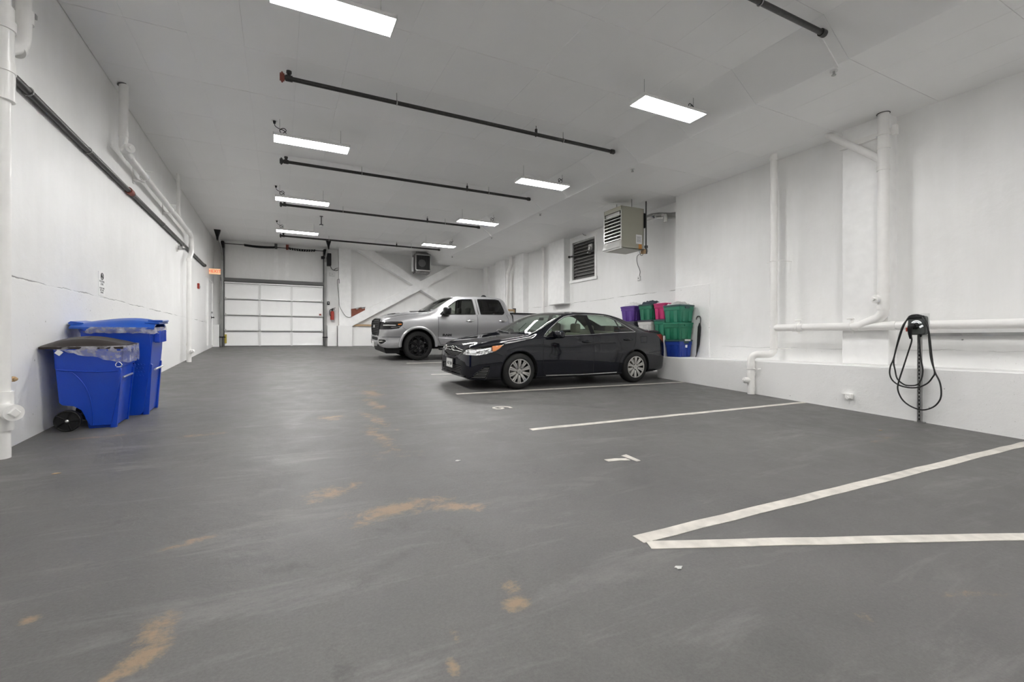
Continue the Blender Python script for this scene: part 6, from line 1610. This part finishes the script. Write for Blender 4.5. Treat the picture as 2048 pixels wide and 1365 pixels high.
# hood bulge and scoops
for s in (-1, 1):
    P = surf_path(bvh, [(.1, s*.42), (.4, s*.46), (.8, s*.48), (1.2, s*.47)], 'xy', .0); mb = MB(); mb.tube(P, [.004]+[.02]*(len(P)-2)+[.004], 6); mb.build('hood_ridge', 'silver', pk, 60)
    P = surf_path(bvh, [(.35, s*.30), (.62, s*.31)], 'xy', .002); mb = MB(); mb.tube(P, [.004]+[.016]*(len(P)-2)+[.004], 6); mb.build('hood_scoop', 'gloss_black', pk, 60)
    P = surf_path(bvh, [(1.30, s*.05), (1.42, s*.30), (1.46, s*.6)], 'xy', .016); mb = MB(); mb.tube(P, .014, 5); mb.build('wiper', 'black', pk)
mb = MB(); mb.box((1.12, -.62, 1.415), (1.47, .62, 1.452), .012); mb.build('cowl_panel', 'black', pk)
seam(bvh, [(1.63, 1.345), (1.59, 1.28), (1.60, .62), (1.67, .46), (2.84, .46)], 'xz', pk, r=.005)
seam(bvh, [(2.85, 1.37), (2.845, .46), (3.93, .46), (3.95, .75), (3.90, 1.28), (3.86, 1.385)], 'xz', pk, r=.005)
seam(bvh, [(-.02, -.66), (.25, -.81), (.7, -.84), (1.3, -.85), (1.42, -.82)], 'xy', pk, r=.005)
seam(bvh, [(.56, .685), (.3, .68), (.0, .68)], 'xz', pk, r=.006)
seam(bvh, [(.52, .98), (.62, .90)], 'xz', pk, r=.003)
seam(bvh, tF+[], 'xz', pk, 'window_seal', 'gloss_black', .012, closed=True, off=.001)
seam(bvh, tR+[], 'xz', pk, 'window_seal', 'gloss_black', .012, closed=True, off=.001)
seam(bvh, [(2.80, 1.39), (2.755, 1.85)], 'xz', pk, 'pillar_strip', 'dsteel', .02, off=-.008)
seam(bvh, [(2.90, 1.39), (2.86, 1.855)], 'xz', pk, 'pillar_strip', 'dsteel', .02, off=-.008)
seam(bvh, [(1.60, .665), (1.72, .655), (2.2, .64), (3.9, .64)], 'xz', pk, 'door_crease', 'silver', .010, off=-.003)
# flared arches
for xw in WXT:
    mb = None
    for s in (-1, 1):
        mb = MB(); A = arc(xw, WZT, WRT+.03, -3, 183, 30)
        mb.tube([(a, s*1.010, b) for a, b in A], .045, 8); mb.build('wheel_arch_flare', 'silver', pk, 60)
# text on the doors
for s in (-1, 1):
    p = surf_path(bvh, [(1.87, .745), (1.871, .745)], 'xz', .004, s)[0]
    mtx = Matrix(((1, 0, 0, 1.87), (0, 0, -1, p.y), (0, 1, 0, .745), (0, 0, 0, 1))) if s < 0 else Matrix(((-1, 0, 0, 1.87), (0, 0, 1, p.y), (0, 1, 0, .745), (0, 0, 0, 1)))
    t_ = text('door_lettering', 'RAM', .085, 'ink', pk, mtx, .004, .006); t_.scale = (1.6, 1, 1)
    for x, z in ((2.60, 1.185), (3.70, 1.20)):
        p = surf_path(bvh, [(x, z), (x+.01, z)], 'xz', 0, s)[0]; par = (tF_ if x < 3 else tR_)[0 if s < 0 else 1]
        mb = MB(); mb.tube([(x-.13, p.y+s*.01, z), (x-.11, p.y+s*.045, z), (x+.09, p.y+s*.045, z), (x+.12, p.y+s*.01, z)], [.02, .022, .022, .02], 8); mb.build('door_handle', 'chrome', par, 60)
        mb = MB(); mb.sph((x, p.y, z-.01), .06, (1.3, .2, .55)); mb.build('handle_cup', 'dsteel', par, 60)
    mb = MB(); rings = []
    for t, w, h in ((0, .05, .06), (.04, .09, .10), (.14, .10, .115), (.23, .085, .105), (.26, .05, .07)):
        rings.append([(1.80+a, s*(1.02+t), 1.47+b) for a, b in rounded(w*2, h*2, min(w, h)*.5, 4)])
    mb.loft(rings); mb.build('mirror', 'gloss_black', pk, 50)
    mb = MB(); mb.prism([(1.70, 1.36), (1.95, 1.37), (1.90, 1.44), (1.74, 1.44)], 'y', s*.94, s*1.06); mb.build('mirror_arm', 'black', pk)
    mb = MB(); yy = (s*1.05, s*1.25); mb.box((1.905, min(yy), 1.40), (1.912, max(yy), 1.56)); mb.build('mirror_glass', 'chrome', pk)
    mb = MB(); mb.box((1.62, s*.99-.05, .30), (3.95, s*.99+.05, .36), .015); mb.build('running_board', 'black', pk)
    mb = MB(); mb.box((1.50, s*.90-.02, .45), (3.85, s*.90+.02, 1.28), .01); mb.build('door_card', 'dseat', pk)
    headrest_seat(pk, 2.05, s*.42, 'dseat', .56, .62, .68)
mb = MB(); mb.box((3.0, -.75, .66), (3.5, .75, .92), .05, 3); mb.box((3.45, -.75, .85), (3.62, .75, 1.50), .05, 3); mb.build('rear_seat', 'dseat', pk, 50)
for y in (-.45, .45):
    mb = MB(); mb.box((3.5, y-.14, 1.5), (3.62, y+.14, 1.66), .04, 3); mb.build('headrest', 'dseat', pk, 50)
mb = MB(); mb.box((1.45, -.88, .8), (1.95, .88, 1.38), .07, 3); mb.build('dashboard', 'dseat', pk, 50)
mb = MB(); c = Vector((2.12, -.42, 1.36)); mb.tube([c+Vector((-.08*math.sin(t*PI/12), .19*math.cos(t*PI/12), .17*math.sin(t*PI/12))) for t in range(24)], .015, 8, closed=True); mb.cyl((1.9, -.42, 1.3), (2.12, -.42, 1.36), .03, n=8); mb.box((2.10, -.6, 1.34), (2.13, -.24, 1.38)); mb.build('steering_wheel', 'dseat', pk, 60)
mb = MB(); mb.box((2.17, -.11, 1.70), (2.20, .11, 1.77), .01); mb.build('rear_view_mirror', 'black', pk)
mb = MB(); mb.box((.45, -.72, .32), (5.5, .72, .44)); mb.box((1.62, -.92, .34), (5.7, .92, .44)); mb.build('chassis', 'well', pk)
mb = MB(); mb.sph((3.45, 0, 1.975), .10, (1.0, .35, .7)); mb.build('roof_antenna', 'black', pk, 60)
# bed
BT = [(4.085, .46, 1.01, 1.33, .985, 1.42, .94, 1.425), (4.2, .46, 1.02, 1.33, .985, 1.425, .94, 1.43), (5.5, .46, 1.02, 1.34, .985, 1.435, .94, 1.44), (5.70, .48, 1.0, 1.33, .965, 1.43, .93, 1.435), (5.76, .52, .97, 1.30, .93, 1.40, .89, 1.41)]
def ring_bed(x, zl, hw, zb, yb, zg, yg, zt):
    h = zb-zl
    return [(0, zl), (hw*.6, zl), (hw*.93, zl), (hw*.975, zl+.03), (hw*.985, zl+h*.16), (hw*.975, zl+h*.34), (hw*.985, zl+h*.46), (hw, zl+h*.62), (hw*.992, zl+h*.84), (yb+.01, zb), (yb, zb+.05), (yg+.015, zg-.01), (yg, zg), (yg-.05, zg+.002), (yg*.5, zt), (0, zt)]
bm = half_shell(BT, stations(None, [(4.085, 5.6, .07), (5.6, 5.76, .03)]), ring_bed, 3)
cut(bm, arc(4.67, WZT, WRT, -60, 240, 28), 'xz', 99, lambda c, n: c.y < -.30 and c.z < 1.1)
extract(bm, {0}, 'cargo_bed', 'silver', pk, 'center'); bm.free()
mb = MB(); mb.box((4.07, -.90, 1.435), (5.68, .90, 1.475), .015); mb.box((4.10, -.97, 1.43), (5.66, -.90, 1.455), .01); mb.box((4.10, .90, 1.43), (5.66, .97, 1.455), .01); mb.build('bed_cover', 'black', pk)
mb = MB(); mb.box((4.05, -.93, .5), (4.08, .93, 1.40)); mb.build('bed_gap', 'well', pk)
mb = MB(); mb.box((5.74, -.92, .48), (5.83, .92, .66), .03, 3); mb.build('rear_bumper', 'chrome', pk, 40)
for s in (-1, 1):
    mb = MB(); mb.box((5.70, s*.93-.05, .95), (5.775, s*.93+.05, 1.33), .02); mb.build('taillight', 'taillight', pk)
for xw in WXT:
    for s in (-1, 1): wheel(pk, xw, s*.875, .425, .292, .275, s, 'truck')
    wheel_well(pk, xw, WRT+.004, .62, 1.0, WZT)
place(pk, car_matrix((3.62, 13.35), 0, 1.0, -1.02), 0)
